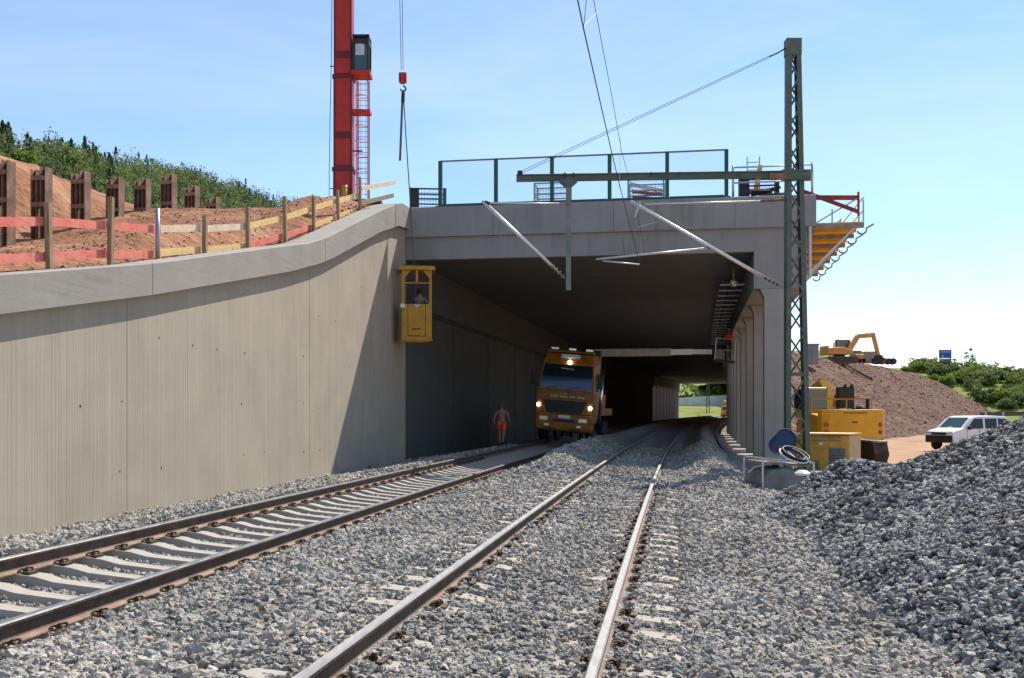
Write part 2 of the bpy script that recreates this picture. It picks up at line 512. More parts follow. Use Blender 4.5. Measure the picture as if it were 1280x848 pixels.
class MB:
    def __init__(self):
        self.v, self.f, self.m = [], [], []

    def add(self, vs, fs, mi=0):
        n = len(self.v)
        self.v += [tuple(p) for p in vs]
        self.f += [tuple(i + n for i in q) for q in fs]
        self.m += [mi] * len(fs)
        return self

    def box(self, c, s, rot=None, mi=0):
        c = Vector(c)
        hx, hy, hz = s[0] / 2, s[1] / 2, s[2] / 2
        pts = [Vector((x, y, z)) for z in (-hz, hz) for y in (-hy, hy) for x in (-hx, hx)]
        if rot is not None:
            rm = rot if isinstance(rot, Matrix) else Euler(rot).to_matrix()
            pts = [rm @ p for p in pts]
        return self.add([c + p for p in pts], [(0, 2, 3, 1), (4, 5, 7, 6), (0, 1, 5, 4), (2, 6, 7, 3), (0, 4, 6, 2), (1, 3, 7, 5)], mi)

    def bar(self, p0, p1, w, h, up=(0, 0, 1), mi=0):
        p0, p1, up = Vector(p0), Vector(p1), Vector(up)
        a = (p1 - p0).normalized()
        s = a.cross(up)
        if s.length < 1e-4:
            s = a.cross(Vector((1, 0, 0)))
        s.normalize()
        u = s.cross(a).normalized()
        pts = [p + s * (x * w / 2) + u * (y * h / 2) for p in (p0, p1) for x, y in ((-1, -1), (1, -1), (1, 1), (-1, 1))]
        return self.add(pts, [(0, 1, 2, 3), (7, 6, 5, 4), (0, 4, 5, 1), (1, 5, 6, 2), (2, 6, 7, 3), (3, 7, 4, 0)], mi)

    def tube(self, p0, p1, r, n=8, r2=None, mi=0, cap=True):
        return self.path([p0, p1], r, n, mi=mi, r2=r2, cap=cap)

    def path(self, pts, r, n=8, mi=0, r2=None, cap=True, closed=False):
        pts = [Vector(p) for p in pts]
        k = len(pts)
        vs, fs = [], []
        prev = None
        for i, p in enumerate(pts):
            if closed:
                a = (pts[(i + 1) % k] - pts[i - 1]).normalized()
            else:
                a = (pts[min(i + 1, k - 1)] - pts[max(i - 1, 0)]).normalized()
            if prev is None:
                s = a.cross(Vector((0, 0, 1)))
                if s.length < 1e-3:
                    s = a.cross(Vector((1, 0, 0)))
            else:
                s = prev - a * prev.dot(a)
            s.normalize()
            prev = s
            u = a.cross(s)
            rr = r if r2 is None else r + (r2 - r) * i / (k - 1)
            vs += [p + (s * math.cos(2 * math.pi * j / n) + u * math.sin(2 * math.pi * j / n)) * rr for j in range(n)]
        for i in range(k if closed else k - 1):
            o, q = i * n, ((i + 1) % k) * n
            fs += [(o + j, o + (j + 1) % n, q + (j + 1) % n, q + j) for j in range(n)]
        if cap and not closed:
            fs += [tuple(range(n - 1, -1, -1)), tuple((k - 1) * n + j for j in range(n))]
        return self.add(vs, fs, mi)

    def prism(self, poly, fn, d0, d1, mi=0):
        """poly of (a, b); fn(a, b, d) -> point"""
        n = len(poly)
        vs = [fn(a, b, d0) for a, b in poly] + [fn(a, b, d1) for a, b in poly]
        fs = [tuple(range(n - 1, -1, -1)), tuple(range(n, 2 * n))]
        fs += [(i, (i + 1) % n, n + (i + 1) % n, n + i) for i in range(n)]
        return self.add(vs, fs, mi)

    def lathe(self, prof, c=(0, 0, 0), n=20, rot=None, mi=0, cap=True):
        c = Vector(c)
        rm = Euler(rot).to_matrix() if rot is not None else Matrix.Identity(3)
        vs, fs = [], []
        for r, z in prof:
            vs += [c + rm @ Vector((r * math.cos(2 * math.pi * j / n), r * math.sin(2 * math.pi * j / n), z)) for j in range(n)]
        for i in range(len(prof) - 1):
            fs += [(i * n + j, i * n + (j + 1) % n, (i + 1) * n + (j + 1) % n, (i + 1) * n + j) for j in range(n)]
        if cap:
            if prof[0][0] > 1e-5:
                fs.append(tuple(range(n - 1, -1, -1)))
            if prof[-1][0] > 1e-5:
                fs.append(tuple((len(prof) - 1) * n + j for j in range(n)))
        return self.add(vs, fs, mi)

    def sweep(self, secs, closed=True, mi=None, caps=True):
        """secs: list of rings with the same count; mi: per-edge material"""
        n = len(secs[0])
        vs = [p for r in secs for p in r]
        fs, ms = [], []
        e = n if closed else n - 1
        for i in range(len(secs) - 1):
            for j in range(e):
                fs.append((i * n + j, i * n + (j + 1) % n, (i + 1) * n + (j + 1) % n, (i + 1) * n + j))
                ms.append(mi[j] if mi else 0)
        if caps and closed:
            fs += [tuple(range(n - 1, -1, -1)), tuple((len(secs) - 1) * n + j for j in range(n))]
            ms += [0, 0]
        o = len(self.v)
        self.v += [tuple(p) for p in vs]
        self.f += [tuple(i + o for i in q) for q in fs]
        self.m += ms
        return self

    def mesh(self, name, mats, smooth=False, fix=True):
        me = bpy.data.meshes.new(name)
        me.from_pydata(self.v, [], self.f)
        for mm in (mats if isinstance(mats, (list, tuple)) else [mats]):
            me.materials.append(MATS[mm])
        me.polygons.foreach_set('material_index', self.m)
        if smooth:
            me.polygons.foreach_set('use_smooth', [True] * len(self.f))
        me.update()
        return me

    def build(self, name, mats, parent=None, smooth=False, bevel=0, loc=None):
        return link(name, self.mesh(name, mats, smooth), parent, loc, bevel=bevel, smooth=smooth)


def link(name, me, parent=None, loc=None, rot=None, bevel=0, smooth=False):
    o = bpy.data.objects.new(name, me)
    COL.objects.link(o)
    if parent is not None:
        o.parent = parent
        if parent.name in WORLDROOT:
            o.location = -parent.location
    if loc is not None:
        o.location = Vector(o.location) + Vector(loc)
    if rot is not None:
        o.rotation_euler = rot
    if bevel:
        b = o.modifiers.new('bevel', 'BEVEL')
        b.width = bevel
        b.segments = 2
        b.limit_method = 'ANGLE'
        b.angle_limit = R(40)
    return o


def tag(o, label, cat=None, group=None, kind=None):
    o['label'] = label
    if cat:
        o['category'] = cat
    if group:
        o['group'] = group
    if kind:
        o['kind'] = kind
    return o


def thing(name, label, cat, base, rotz=0.0, group=None, world=False, roll=0.0):
    o = bpy.data.objects.new(name, None)
    o.empty_display_size = .2
    COL.objects.link(o)
    o.location = base
    o.rotation_euler = (0, roll, rotz)
    tag(o, label, cat, group)
    if world:
        WORLDROOT.add(o.name)
    return o


def structure(o, label=None):
    o['kind'] = 'structure'
    if label:
        o['label'] = label
    return o


def np_mesh(name, verts, faces, mat, smooth=False):
    me = bpy.data.meshes.new(name)
    verts = np.asarray(verts, np.float32)
    faces = np.asarray(faces, np.int32)
    k = faces.shape[1]
    me.vertices.add(len(verts)); me.vertices.foreach_set('co', verts.ravel())
    me.loops.add(faces.size); me.loops.foreach_set('vertex_index', faces.ravel())
    me.polygons.add(len(faces)); me.polygons.foreach_set('loop_start', np.arange(0, faces.size, k, dtype=np.int32))
    me.polygons.foreach_set('use_smooth', np.full(len(faces), smooth))
    me.materials.append(MATS[mat])
    me.update(calc_edges=True)
    me.validate()
    return me


def grid(name, U, V, fn, mat, smooth=True, keep=None):
    """height-field sheet: fn(u, v) arrays -> x, y, z arrays"""
    uu, vv = np.meshgrid(U, V, indexing='ij')
    x, y, z = fn(uu, vv)
    n, m = uu.shape
    vs = np.stack([x, y, z], -1).reshape(-1, 3)
    i, j = np.meshgrid(np.arange(n - 1), np.arange(m - 1), indexing='ij')
    a = (i * m + j).ravel()
    fs = np.stack([a, a + m, a + m + 1, a + 1], -1)
    q = vs[fs]
    if np.cross(q[:, 1] - q[:, 0], q[:, 3] - q[:, 0])[:, 2].mean() < 0:
        fs = fs[:, ::-1]
    return np_mesh(name, vs, fs, mat, smooth)


def P_np(s, l):
    a = TH + s / RAD
    return CC[0] - (RAD - l) * np.cos(a), CC[1] + (RAD - l) * np.sin(a)



# ------------------------------------------------------------------ ground, ballast bed, heaps
S0 = 38.0                                # the portal stands at this distance along the tracks
S1 = 228.0                               # the far end
smooth01 = lambda x, a, b: (lambda t: t * t * (3 - 2 * t))(np.clip((x - a) / (b - a), 0, 1))


def cant_z(l, c):                        # rail plane of the track centred at l = c
    return CANT * (.75 + c - l) / 1.5


HL = [(-10, -.36), (-8.2, -.34), (-6.7, -.10), (-5.95, .03), (-5.78, .03)]
HM = [(-3.5, -.195), (-3.36, -.165), (-3.1, -.135), (-2.9, -.11), (-2.2, -.05), (-1.45, -.01), (-1.3, .0)]
HR = [(1.3, -.215), (1.5, -.20), (2.3, -.22), (3.2, -.31), (4.2, -.48), (5.2, -.66), (9, -.72), (30, -.72)]


def Hb(s, l):
    s = np.asarray(s, float); l = np.asarray(l, float)
    lt = cant_z(l, LT) - .175 - .085
    ct = cant_z(l, 0) - .175 + .004 + .035 * np.exp(-((np.abs(l) - .75) / .16) ** 2)
    xs = [a for a, b in HL] + [-5.70, -3.16]
    h = np.where(l < -5.74, np.interp(l, *zip(*HL)), 0)
    h = np.where((l >= -5.74) & (l <= -3.5), lt, h)
    h = np.where((l > -3.5) & (l < -1.3), np.interp(l, *zip(*HM)), h)
    h = np.where((l >= -1.3) & (l <= 1.3), ct, h)
    h = np.where(l > 1.3, np.interp(l, *zip(*HR)), h)
    h = h + .46 * np.exp(-((l + 2.15) / .66) ** 2) * smooth01(s, 22, 33)
    h = h + .40 * np.exp(-((l - 2.25) / .6) ** 2) * smooth01(s, 23, 32)
    h = h - .42 * smooth01(l, 2.9, 3.6) * smooth01(s, 29, 33) * (1 - smooth01(l, 3.6, 5.2))
    h = h + .05 * np.exp(-((l + 2.6) / .5) ** 2) * (1 - smooth01(s, 14, 26))
    return h + .05 * fbm(s * .8, l * .8, 3, 3) * (np.abs(l - LT) > 1.3) + .012 * fbm(s * 4, l * 4, 9, 2)


def seg_d(x, y, a, b):
    ax, ay, az = a; bx, by, bz = b
    t = np.clip(((x - ax) * (bx - ax) + (y - ay) * (by - ay)) / ((bx - ax) ** 2 + (by - ay) ** 2), 0, 1)
    return np.hypot(x - ax - t * (bx - ax), y - ay - t * (by - ay)), az + (bz - az) * t


def pile(d, top, slope, round_=.35):
    return top - slope * (np.sqrt(d * d + round_ ** 2) - round_)


def H_big(x, y):
    w = .35 * fbm(x * .5, y * .5, 21, 3)
    d, top = seg_d(x, y, (9.1, 15.0, 2.02), (5.7, 4.6, 1.0))
    return pile(d, top, .52, .5) + w + .10 * fbm(x * 2, y * 2, 5, 2)


def H_small(x, y):
    d, top = seg_d(x, y, (6.45, 20.0, .58), (8.8, 19.0, .38))
    d2, top2 = seg_d(x, y, (6.3, 18.5, .22), (4.9, 12.5, -.34))
    return np.maximum(pile(d, top, .66, .25), pile(d2, top2, .34, .5)) + .12 * fbm(x * .9, y * .9, 33, 3)


ground = structure(link('ground', grid('ground', np.r_[np.linspace(-6000, -60, 12), np.linspace(-50, 140, 96), np.linspace(160, 6000, 12)],
                                       np.r_[np.linspace(-200, 0, 8), np.linspace(2, 160, 80), np.linspace(175, 9000, 16)],
                                       lambda x, y: (x, y, -.80 + .12 * fbm(x * .12, y * .12, 2, 4) * ((x > 5) & (y < 160))), 'site_ground')),
                   'sandy orange site ground of compacted earth')
bed = structure(link('ballast_bed', grid('ballast_bed', np.r_[np.arange(-4, 45, .22), np.arange(45, 236, 2.5)],
                                         np.r_[np.arange(-9.4, -5.8, .3), np.arange(-5.8, 3.6, .1), np.arange(3.6, 7.2, .3)],
                                         lambda s, l: (*P_np(s, l), Hb(s, l) - .01), 'ballast_ground')), 'grey gravel bed under both tracks')


def stones(name, pts, scale, mat, seed=0, parent=None, flat=1.0):
    """loose crushed stones: one point cloud, angular stones set on the points by geometry nodes"""
    n = len(pts)
    r = np.random.default_rng(seed)
    me = bpy.data.meshes.new(name)
    me.vertices.add(n)
    me.vertices.foreach_set('co', np.asarray(pts, np.float32).ravel())
    at_ = me.attributes.new('rot', 'FLOAT_VECTOR', 'POINT')
    rot = np.stack([r.uniform(-.8, .8, n), r.uniform(-.8, .8, n), r.uniform(0, 6.28, n)], -1)
    at_.data.foreach_set('vector', rot.astype(np.float32).ravel())
    sc_ = me.attributes.new('siz', 'FLOAT_VECTOR', 'POINT')
    asp = np.stack([r.uniform(.75, 1.35, n), r.uniform(.7, 1.1, n), r.uniform(.45, .85, n) * flat], -1) * np.asarray(scale)[:, None]
    sc_.data.foreach_set('vector', asp.astype(np.float32).ravel())
    o = link(name, me, parent)
    ng = bpy.data.node_groups.new(name + '_scatter', 'GeometryNodeTree')
    ng.interface.new_socket('Geometry', in_out='INPUT', socket_type='NodeSocketGeometry')
    ng.interface.new_socket('Geometry', in_out='OUTPUT', socket_type='NodeSocketGeometry')
    N, L = ng.nodes, ng.links
    gi, go = N.new('NodeGroupInput'), N.new('NodeGroupOutput')
    mp = N.new('GeometryNodeMeshToPoints')
    L.new(gi.outputs[0], mp.inputs['Mesh'])
    jo = N.new('GeometryNodeJoinGeometry')
    for k in range(9):
        ic = N.new('GeometryNodeMeshIcoSphere')
        ic.inputs['Subdivisions'].default_value = 1 if k % 3 else 2
        po = N.new('GeometryNodeInputPosition')
        ad = N.new('ShaderNodeVectorMath'); ad.operation = 'ADD'; ad.inputs[1].default_value = (13.7 * k + seed, 5.1 * k, 3.3 * k)
        no = N.new('ShaderNodeTexNoise'); no.inputs['Scale'].default_value = 1.15; no.inputs['Detail'].default_value = 1
        L.new(po.outputs[0], ad.inputs[0]); L.new(ad.outputs[0], no.inputs['Vector'])
        sb = N.new('ShaderNodeVectorMath'); sb.operation = 'SUBTRACT'; sb.inputs[1].default_value = (.5, .5, .5)
        L.new(no.outputs['Color'], sb.inputs[0])
        sl = N.new('ShaderNodeVectorMath'); sl.operation = 'SCALE'; sl.inputs['Scale'].default_value = 2.3
        L.new(sb.outputs[0], sl.inputs[0])
        sp = N.new('GeometryNodeSetPosition')
        L.new(ic.outputs['Mesh'], sp.inputs['Geometry']); L.new(sl.outputs[0], sp.inputs['Offset'])
        sm = N.new('GeometryNodeSetMaterial'); sm.inputs['Material'].default_value = MATS[mat]
        L.new(sp.outputs[0], sm.inputs['Geometry'])
        sh = N.new('GeometryNodeSetShadeSmooth'); sh.inputs['Shade Smooth'].default_value = False
        L.new(sm.outputs[0], sh.inputs['Geometry'])
        g2 = N.new('GeometryNodeGeometryToInstance')
        L.new(sh.outputs[0], g2.inputs[0]); L.new(g2.outputs[0], jo.inputs[0])
    ra = N.new('FunctionNodeRandomValue'); ra.data_type = 'INT'
    ra.inputs[4].default_value = 0; ra.inputs[5].default_value = 8
    na = N.new('GeometryNodeInputNamedAttribute'); na.data_type = 'FLOAT_VECTOR'; na.inputs['Name'].default_value = 'rot'
    ns = N.new('GeometryNodeInputNamedAttribute'); ns.data_type = 'FLOAT_VECTOR'; ns.inputs['Name'].default_value = 'siz'
    ip = N.new('GeometryNodeInstanceOnPoints')
    ip.inputs['Pick Instance'].default_value = True
    L.new(mp.outputs[0], ip.inputs['Points']); L.new(jo.outputs[0], ip.inputs['Instance'])
    L.new(ra.outputs[2], ip.inputs['Instance Index'])
    er = N.new('FunctionNodeEulerToRotation')
    L.new(na.outputs['Attribute'], er.inputs[0]); L.new(er.outputs[0], ip.inputs['Rotation'])
    L.new(ns.outputs['Attribute'], ip.inputs['Scale'])
    L.new(ip.outputs[0], go.inputs[0])
    mo = o.modifiers.new('scatter', 'NODES')
    mo.node_group = ng
    o['kind'] = 'stuff'
    return o


def sample(n, x0, x1, y0, y1):
    return rng.uniform(x0, x1, n), rng.uniform(y0, y1, n)


SLEEPER_GAP = .6
bx, by, bs = [], [], []
for d0, d1, dens, size in ((3.6, 8, 760, .032), (8, 14, 520, .032), (14, 22, 300, .036), (22, 32, 170, .043), (32, 46, 60, .055)):
    x0, x1 = -.56 * d1 - 1, .56 * d1 + 1
    x, y = sample(int((x1 - x0) * (d1 - d0) * dens), x0, x1, d0, d1)
    k = np.abs(x) < .53 * y + 1.2
    x, y = x[k], y[k]
    bx.append(x); by.append(y); bs.append(size * (.5 + 1.15 * rng.uniform(0, 1, len(x)) ** 1.6))
bx, by, bs = map(np.concatenate, (bx, by, bs))
s_, l_ = to_sl(bx, by)
k = (l_ > -8.7) & (l_ < 6.8)
for c in (0, LT):
    for g in (-.75, .75):
        k &= np.abs(l_ - c - g) > (.085 if c else .058)
ph = np.abs((s_ / SLEEPER_GAP + .5) % 1 - .5) * SLEEPER_GAP
on_l = (l_ > LT - 1.3) & (l_ < -3.5)
k &= ~(on_l & (ph < .165))
bs = np.where(on_l, bs * .62, bs)
on_c = (np.abs(l_) < 1.32) & (ph < .115)
k &= ~(on_c & (rng.uniform(0, 1, len(s_)) < .64))
bs = np.where(np.abs(l_) < 1.4, bs * .74, bs)
k &= ~((H_big(bx, by) > Hb(s_, l_) + .05) | (H_small(bx, by) > Hb(s_, l_) + .05))
k &= ~((s_ > 31) & (l_ > 3.3))
bx, by, bs, s_, l_ = bx[k], by[k], bs[k], s_[k], l_[k]
bz = Hb(s_, l_) + bs * rng.uniform(-.35, .55, len(bs))
loose = stones('ballast_stones', np.stack([bx, by, bz], -1), bs, 'ballast_stone', 3)
tag(loose, 'loose light grey crushed stones covering the track bed', kind='stuff')


def heap(name, label, Hf, x0, x1, y0, y1, base, dens, seed, cond=None):
    o = thing(name, label, 'gravel heap', base, world=True)
    hm = grid('heap_body', np.arange(x0, x1, .16), np.arange(y0, y1, .16), lambda x, y: (x, y, np.maximum(Hf(x, y), -1.0) - .02), 'heap_ground')
    link('heap_body', hm, o)
    px, py, ps = [], [], []
    for d0, d1, dn, size in dens:
        x, y = sample(int((x1 - x0) * (d1 - d0) * dn), x0, x1, d0, d1)
        k = (np.abs(x) < .53 * y + 1.5)
        px.append(x[k]); py.append(y[k]); ps.append(size * rng.uniform(.6, 1.4, k.sum()))
    px, py, ps = map(np.concatenate, (px, py, ps))
    s, l = to_sl(px, py)
    z = Hf(px, py)
    k = z > np.where(l < 6.8, Hb(s, l), -.78) - .06
    if cond is not None:
        k &= cond(px, py, z)
    px, py, ps, z = px[k], py[k], ps[k], z[k]
    c = stones('heap_stones', np.stack([px, py, z + ps * rng.uniform(-.3, .6, len(ps))], -1), ps, 'heap_stone', seed, o)
    return o


heap('gravel_heap', 'large dark heap of crushed stone rising at the right edge', H_big, 1.2, 15, 1.5, 21, (8.2, 11, -.7),
     ((3.8, 9, 560, .034), (9, 13, 430, .035), (13, 20, 190, .043)), 5, lambda x, y, z: z > H_small(x, y) - .05)
heap('gravel_heap', 'low grey gravel mound in front of the tank and blue barrel', H_small, 3.2, 12, 11, 24, (6.4, 19.5, -.6),
     ((11.5, 16, 330, .034), (16, 23, 230, .040)), 8, lambda x, y, z: z > H_big(x, y) - .05)

# ------------------------------------------------------------------ tracks
RP = [(-.075, 0), (.075, 0), (.075, .012), (.02, .028), (.0085, .045), (.0085, .118), (.02, .132), (.036, .140), (.036, .160), (.026, .171),
      (-.026, .171), (-.036, .160), (-.036, .140), (-.02, .132), (-.0085, .118), (-.0085, .045), (-.02, .028), (-.075, .012)]
#     edge materials: 0 running surface, 1 web, 2 foot
RMI = [2, 2, 2, 1, 1, 1, 1, 1, 0, 0, 0, 1, 1, 1, 1, 1, 2, 2]


def sleeper_mesh():
    b = MB()
    secs = []
    for x, top, hw in ((-1.3, -.01, .10), (-1.22, 0, .105), (-.98, 0, .11), (-.5, 0, .11), (-.3, -.032, .095), (.3, -.032, .095), (.5, 0, .11), (.98, 0, .11), (1.22, 0, .105), (1.3, -.01, .10)):
        secs.append([(x, -hw - .04, -.2), (x, -hw, top), (x, hw, top), (x, hw + .04, -.2)])
    b.sweep(secs)
    return b.mesh('sleeper', 'sleeper_concrete')


def fastener_mesh():
    b = MB()
    for sd in (-1, 1):
        for oy in (-.045, .045):
            pts = [(sd * (.085 + .045 * math.cos(a)), oy + .038 * math.sin(a), .028 + .02 * math.cos(a * .5)) for a in np.linspace(0, 2 * math.pi, 9)[:-1]]
            b.path(pts, .010, 4, closed=True)
        b.tube((sd * .1, 0, 0), (sd * .1, 0, .062), .017, 6)
        b.box((sd * .15, 0, .012), (.05, .15, .03))
    return b.mesh('fastener', 'clip_steel')


SL_ME, FA_ME = sleeper_mesh(), fastener_mesh()


def track(label, c, smin, smax, top_mat, fast_to, bury):
    o = thing('railway_track', label, 'railway track', P(10, c, -.1), world=True)
    ca, sa = math.cos(ROLL), math.sin(ROLL)
    for g in (-.75, .75):
        b = MB()
        secs = []
        for s in list(np.arange(smin, 60, 1.0)) + list(np.arange(60, 245, 4.0)):
            zc = cant_z(c + g, c)
            ring = []
            for x, z in RP:
                dz = z - .171
                ring.append(P(s, c + g + x * ca + dz * sa, zc - x * sa + dz * ca))
            secs.append(ring)
        b.sweep(secs, mi=RMI)
        b.build('rail', [top_mat, 'rail_web', 'rail_foot'], o)
    n0 = int(math.ceil(smin / SLEEPER_GAP))
    r = random.Random(5)
    for n in range(n0, int(smax / SLEEPER_GAP)):
        s = n * SLEEPER_GAP
        p = P(s, c - .175 * 0, CANT / 2 - .173 - bury * r.uniform(.0, 1.0))
        sl = link('sleeper', SL_ME, o)
        sl.location = p - o.location
        sl.rotation_euler = (0, ROLL, -heading(s) + r.uniform(-.006, .006))
        if s < fast_to:
            for g in (-.75, .75):
                f = link('fastener', FA_ME, sl)
                f.location = (g, 0, 0)
    return o


track('left curved track with exposed concrete sleepers beside the wall', LT, -3, 72, 'rail_top_dull', 34, 0)
track('middle track with bright rails half buried in gravel', 0, -3, 60, 'rail_top', 22, -.02)

# ------------------------------------------------------------------ wing wall
TC = [(-5, .2), (0, .95), (15.47, 3.575), (19.66, 4.31), (27.0, 5.80), (28.3, 6.05), (29.7, 6.42), (35.5, 8.30), (37.6, 8.93), (38.4, 9.12), (39.6, 9.17)]
TB = [(-5, -.38), (0, .36), (15.47, 2.995), (19.66, 3.71), (27.0, 5.12), (29.2, 5.62), (30.4, 5.95), (35.5, 7.57), (37.9, 8.20), (39.6, 8.35)]
coping_z = lambda t: float(lerp_table(t, TC))
wall = thing('retaining_wall', 'tall board-marked concrete wing wall left of the tracks', 'wall', W(20, 0, -.5), world=True)
joints = [-5, 9.3, 19.1, 28.9, 37.05, 39.55]
for a, b_ in zip(joints[:-1], joints[1:]):
    a2, b2 = a + .010, b_ - .010
    ts = sorted(set([a2, b2] + [t for t, z in TC if a2 < t < b2]))
    mb = MB()
    mb.sweep([[W(t, 0, -1.2), W(t, 0, coping_z(t) - .25), W(t, .55, coping_z(t) - .25), W(t, .55, -1.2)] for t in ts])
    mb.build('wall_panel', 'wall_concrete', wall)
mb = MB()
for t in joints[1:-1]:
    mb.bar(W(t, .05, -1.1), W(t, .05, coping_z(t) - .4), .06, .06)
mb.build('joint_strip', 'joint_filler', wall)
cj = [-5, 7.5, 19.72, 29.72, 37.75, 39.62]
for a, b_ in zip(cj[:-1], cj[1:]):
    a2, b2 = a + .012, b_ - .012
    ts = sorted(set([a2, b2] + [t for t, z in TC + TB if a2 < t < b2]))
    mb = MB()
    secs = []
    for t in ts:
        zt, zb = coping_z(t), float(lerp_table(t, TB))
        secs.append([W(t, -.175, zb), W(t, -.175, zt - .02), W(t, -.155, zt), W(t, .68, zt - .02), W(t, .68, zt - .2), W(t, .56, zt - .23), W(t, .56, zb + .05), W(t, -.06, zb + .01)])
    mb.sweep(secs)
    mb.build('coping', 'coping_concrete', wall)
mb = MB()
r = random.Random(3)
for t0 in np.arange(12.2, 38.5, 1.35):
    for z in np.arange(.45, 8, 1.25):
        t = t0 + r.uniform(-.12, .12)
        zz = z + r.uniform(-.1, .1)
        if zz < lerp_table(t, TB) - .2 and r.random() < .55:
            q = W(t, 0, zz)
            mb.tube(q - WN * .004, q + WN * .02, r.uniform(.016, .03), 8)
tie = mb.build('tie_hole', 'joint_filler', wall)
tie['kind'] = 'stuff'

# ------------------------------------------------------------------ the gallery over the tracks
gal = thing('railway_gallery', 'concrete rail gallery whose open portal spans both tracks', 'tunnel', P(S0, 0, -.8), world=True)
ZS, ZC0, ZC1 = 7.2, 8.03, 9.15
LW, LE, LP0, LP1, LB0, LB1 = -8.9, 6.0, 4.23, 5.11, 3.87, 5.68


def along(mb, poly, s0, s1, step=6.0, mi=0):
    n = max(2, int((s1 - s0) / step) + 1)
    mb.sweep([[P(s, l, z) for l, z in poly] for s in np.linspace(s0, s1, n)])
    return mb


# edge beam across the front, in cast sections
cut = [-9.15, -5.55, -1.1, 3.2, LE]
for a, b_ in zip(cut[:-1], cut[1:]):
    mb = MB()
    mb.prism([(0, ZC0), (-.0, ZC1 - .03), (.04, ZC1), (.9, ZC1 + .04), (.9, ZC0 + .3), (.3, ZC0 + .3), (.3, ZC0)], lambda s, z, l: P(S0 + s, l, z), a + .006, b_ - .006)
    mb.build('edge_beam', 'deck_concrete', gal)
along(MB(), [(LW - .9, ZS + .55), (LW - .9, ZC1 - .05), (LE, ZC1 - .05), (LE, ZS + .55)], S0 + .91, S1).build('deck', 'deck_concrete', gal)
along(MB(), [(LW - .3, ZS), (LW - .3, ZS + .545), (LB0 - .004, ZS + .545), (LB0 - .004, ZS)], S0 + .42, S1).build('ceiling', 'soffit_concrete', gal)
mb = MB()
mb.prism([(.15, ZS), (.15, ZC0 + .25), (.415, ZC0 + .25), (.415, ZS)], lambda s, z, l: P(S0 + s, l, z), LW - .25, LB0 - .004)
mb.build('lintel', 'deck_concrete', gal)
along(MB(), [(LB0, 5.88), (LB0, ZC0 + .24), (LB1, ZC0 + .24), (LB1, 5.88)], S0 + .15, S1).build('side_beam', 'deck_concrete', gal)
along(MB(), [(LW, -1.2), (LW, ZS - .01), (LW - .7, ZS - .01), (LW - .7, -1.2)], S0 + .12, 176).build('side_wall', 'shaded_tunnel_concrete', gal)
mb = MB()
for q in np.arange(S0 + 8, 176, 8.0):
    mb.bar(P(q, LW + .004, -.4), P(q, LW + .004, 5.4), .05, .03)
mb.build('wall_joint', 'joint_filler', gal)
along(MB(), [(LW + .28, 5.5), (LW + .28, ZS - .005), (LW + .004, ZS - .005), (LW + .004, 5.35)], S0 + .43, 176).build('haunch', 'shaded_tunnel_concrete', gal)


def pier_mesh():
    b = MB()
    b.box((0, 0, 2.5), (.88, .75, 6.74))
    b.prism([(-.44, 5.55), (-.58, 5.87), (.44, 5.87), (.44, 5.55)], lambda a, z, d: (a, d, z), -.378, .378)
    return b.mesh('pier', 'pier_concrete')


PI_ME = pier_mesh()
pc = (LP0 + LP1) / 2
sp = [S0 + .53] + [S0 + .5 + 6.15 * i for i in range(1, 31)]
for s in sp:
    q = link('pier', PI_ME, gal, rot=(0, 0, -heading(s)))
    q.location = P(s, pc, 0) - gal.location
for s in np.arange(182, 227, 6.15):
    q = link('pier', PI_ME, gal, rot=(0, 0, math.pi - heading(s)))
    q.location = P(s, LW - .4, 0) - gal.location
along(MB(), [(LW, 5.88), (LW, ZS - .01), (LW - .8, ZS - .01), (LW - .8, 5.88)], 176.01, S1).build('side_beam', 'deck_concrete', gal)
# right-hand walkway with a low kerb, added pale slabs standing in for sunlit floor patches between the piers
along(MB(), [(3.15, -.9), (3.15, -.25), (3.38, -.25), (3.38, -.9)], S0 - 5.5, S1, 4).build('kerb', 'deck_concrete', gal)
along(MB(), [(3.39, -.9), (3.39, -.70), (7.5, -.70), (7.5, -.9)], S0 + .2, S1, 6).build('walkway', 'pier_concrete', gal)
mb0 = MB().box((0, 0, 0), (.95, 1.5, .34)).mesh('sun_patch_slab', 'pier_concrete')
for i, s in enumerate(sp[:8]):
    q = link('sun_patch_slab', mb0, gal, rot=(0, 0, -heading(s)))
    q.location = P(s + 2.0, 3.95, -.53) - gal.location

# ------------------------------------------------------------------ embankment behind the wing wall
def t_of(px, m):
    k_ = (px - 640) / F
    return (-9.78 - .9893 * m - k_ * .1461 * m) / (k_ * .9893 - .1461)


def Hemb(t, m):
    c = np.interp(np.minimum(t, 39.6), *zip(*TC)) - .06
    form = c + .05 * m * smooth01(m, .5, 6) * .3
    form = form + .42 * np.exp(-((m - 2.4) / .75) ** 2) * (.55 + 1.1 * vnoise(t * .45, m * .3, 4))
    form = form + .28 * fbm(t * .5, m * .5, 12, 5) * smooth01(m, .7, 1.8)
    f = smooth01(m, 9.7, 13.2 + 1.2 * fbm(t * .3, m * 0, 8, 2))
    top = 10.25 + .5 * fbm(t * .08, m * .08, 6, 3) + .01 * np.maximum(m - 20, 0)
    rough = .5 * fbm(t * .7, m * .7, 15, 4) * f * (1 - smooth01(m, 12.5, 15))
    return np.where(form < top, form * (1 - f) + top * f, form) + rough


def W_np(t, m):
    return WO.x + WT.x * t + WN.x * m, WO.y + WT.y * t + WN.y * m


structure(link('embankment', grid('embankment', np.r_[np.arange(-6, 70, .35), np.arange(70, 240, 6)], np.r_[np.arange(.56, 16, .3), np.arange(16, 70, 3)],
                                  lambda t, m: (*W_np(t, m), Hemb(t, m)), 'pit_earth')), 'dug red-brown earth terrace behind the wing wall')

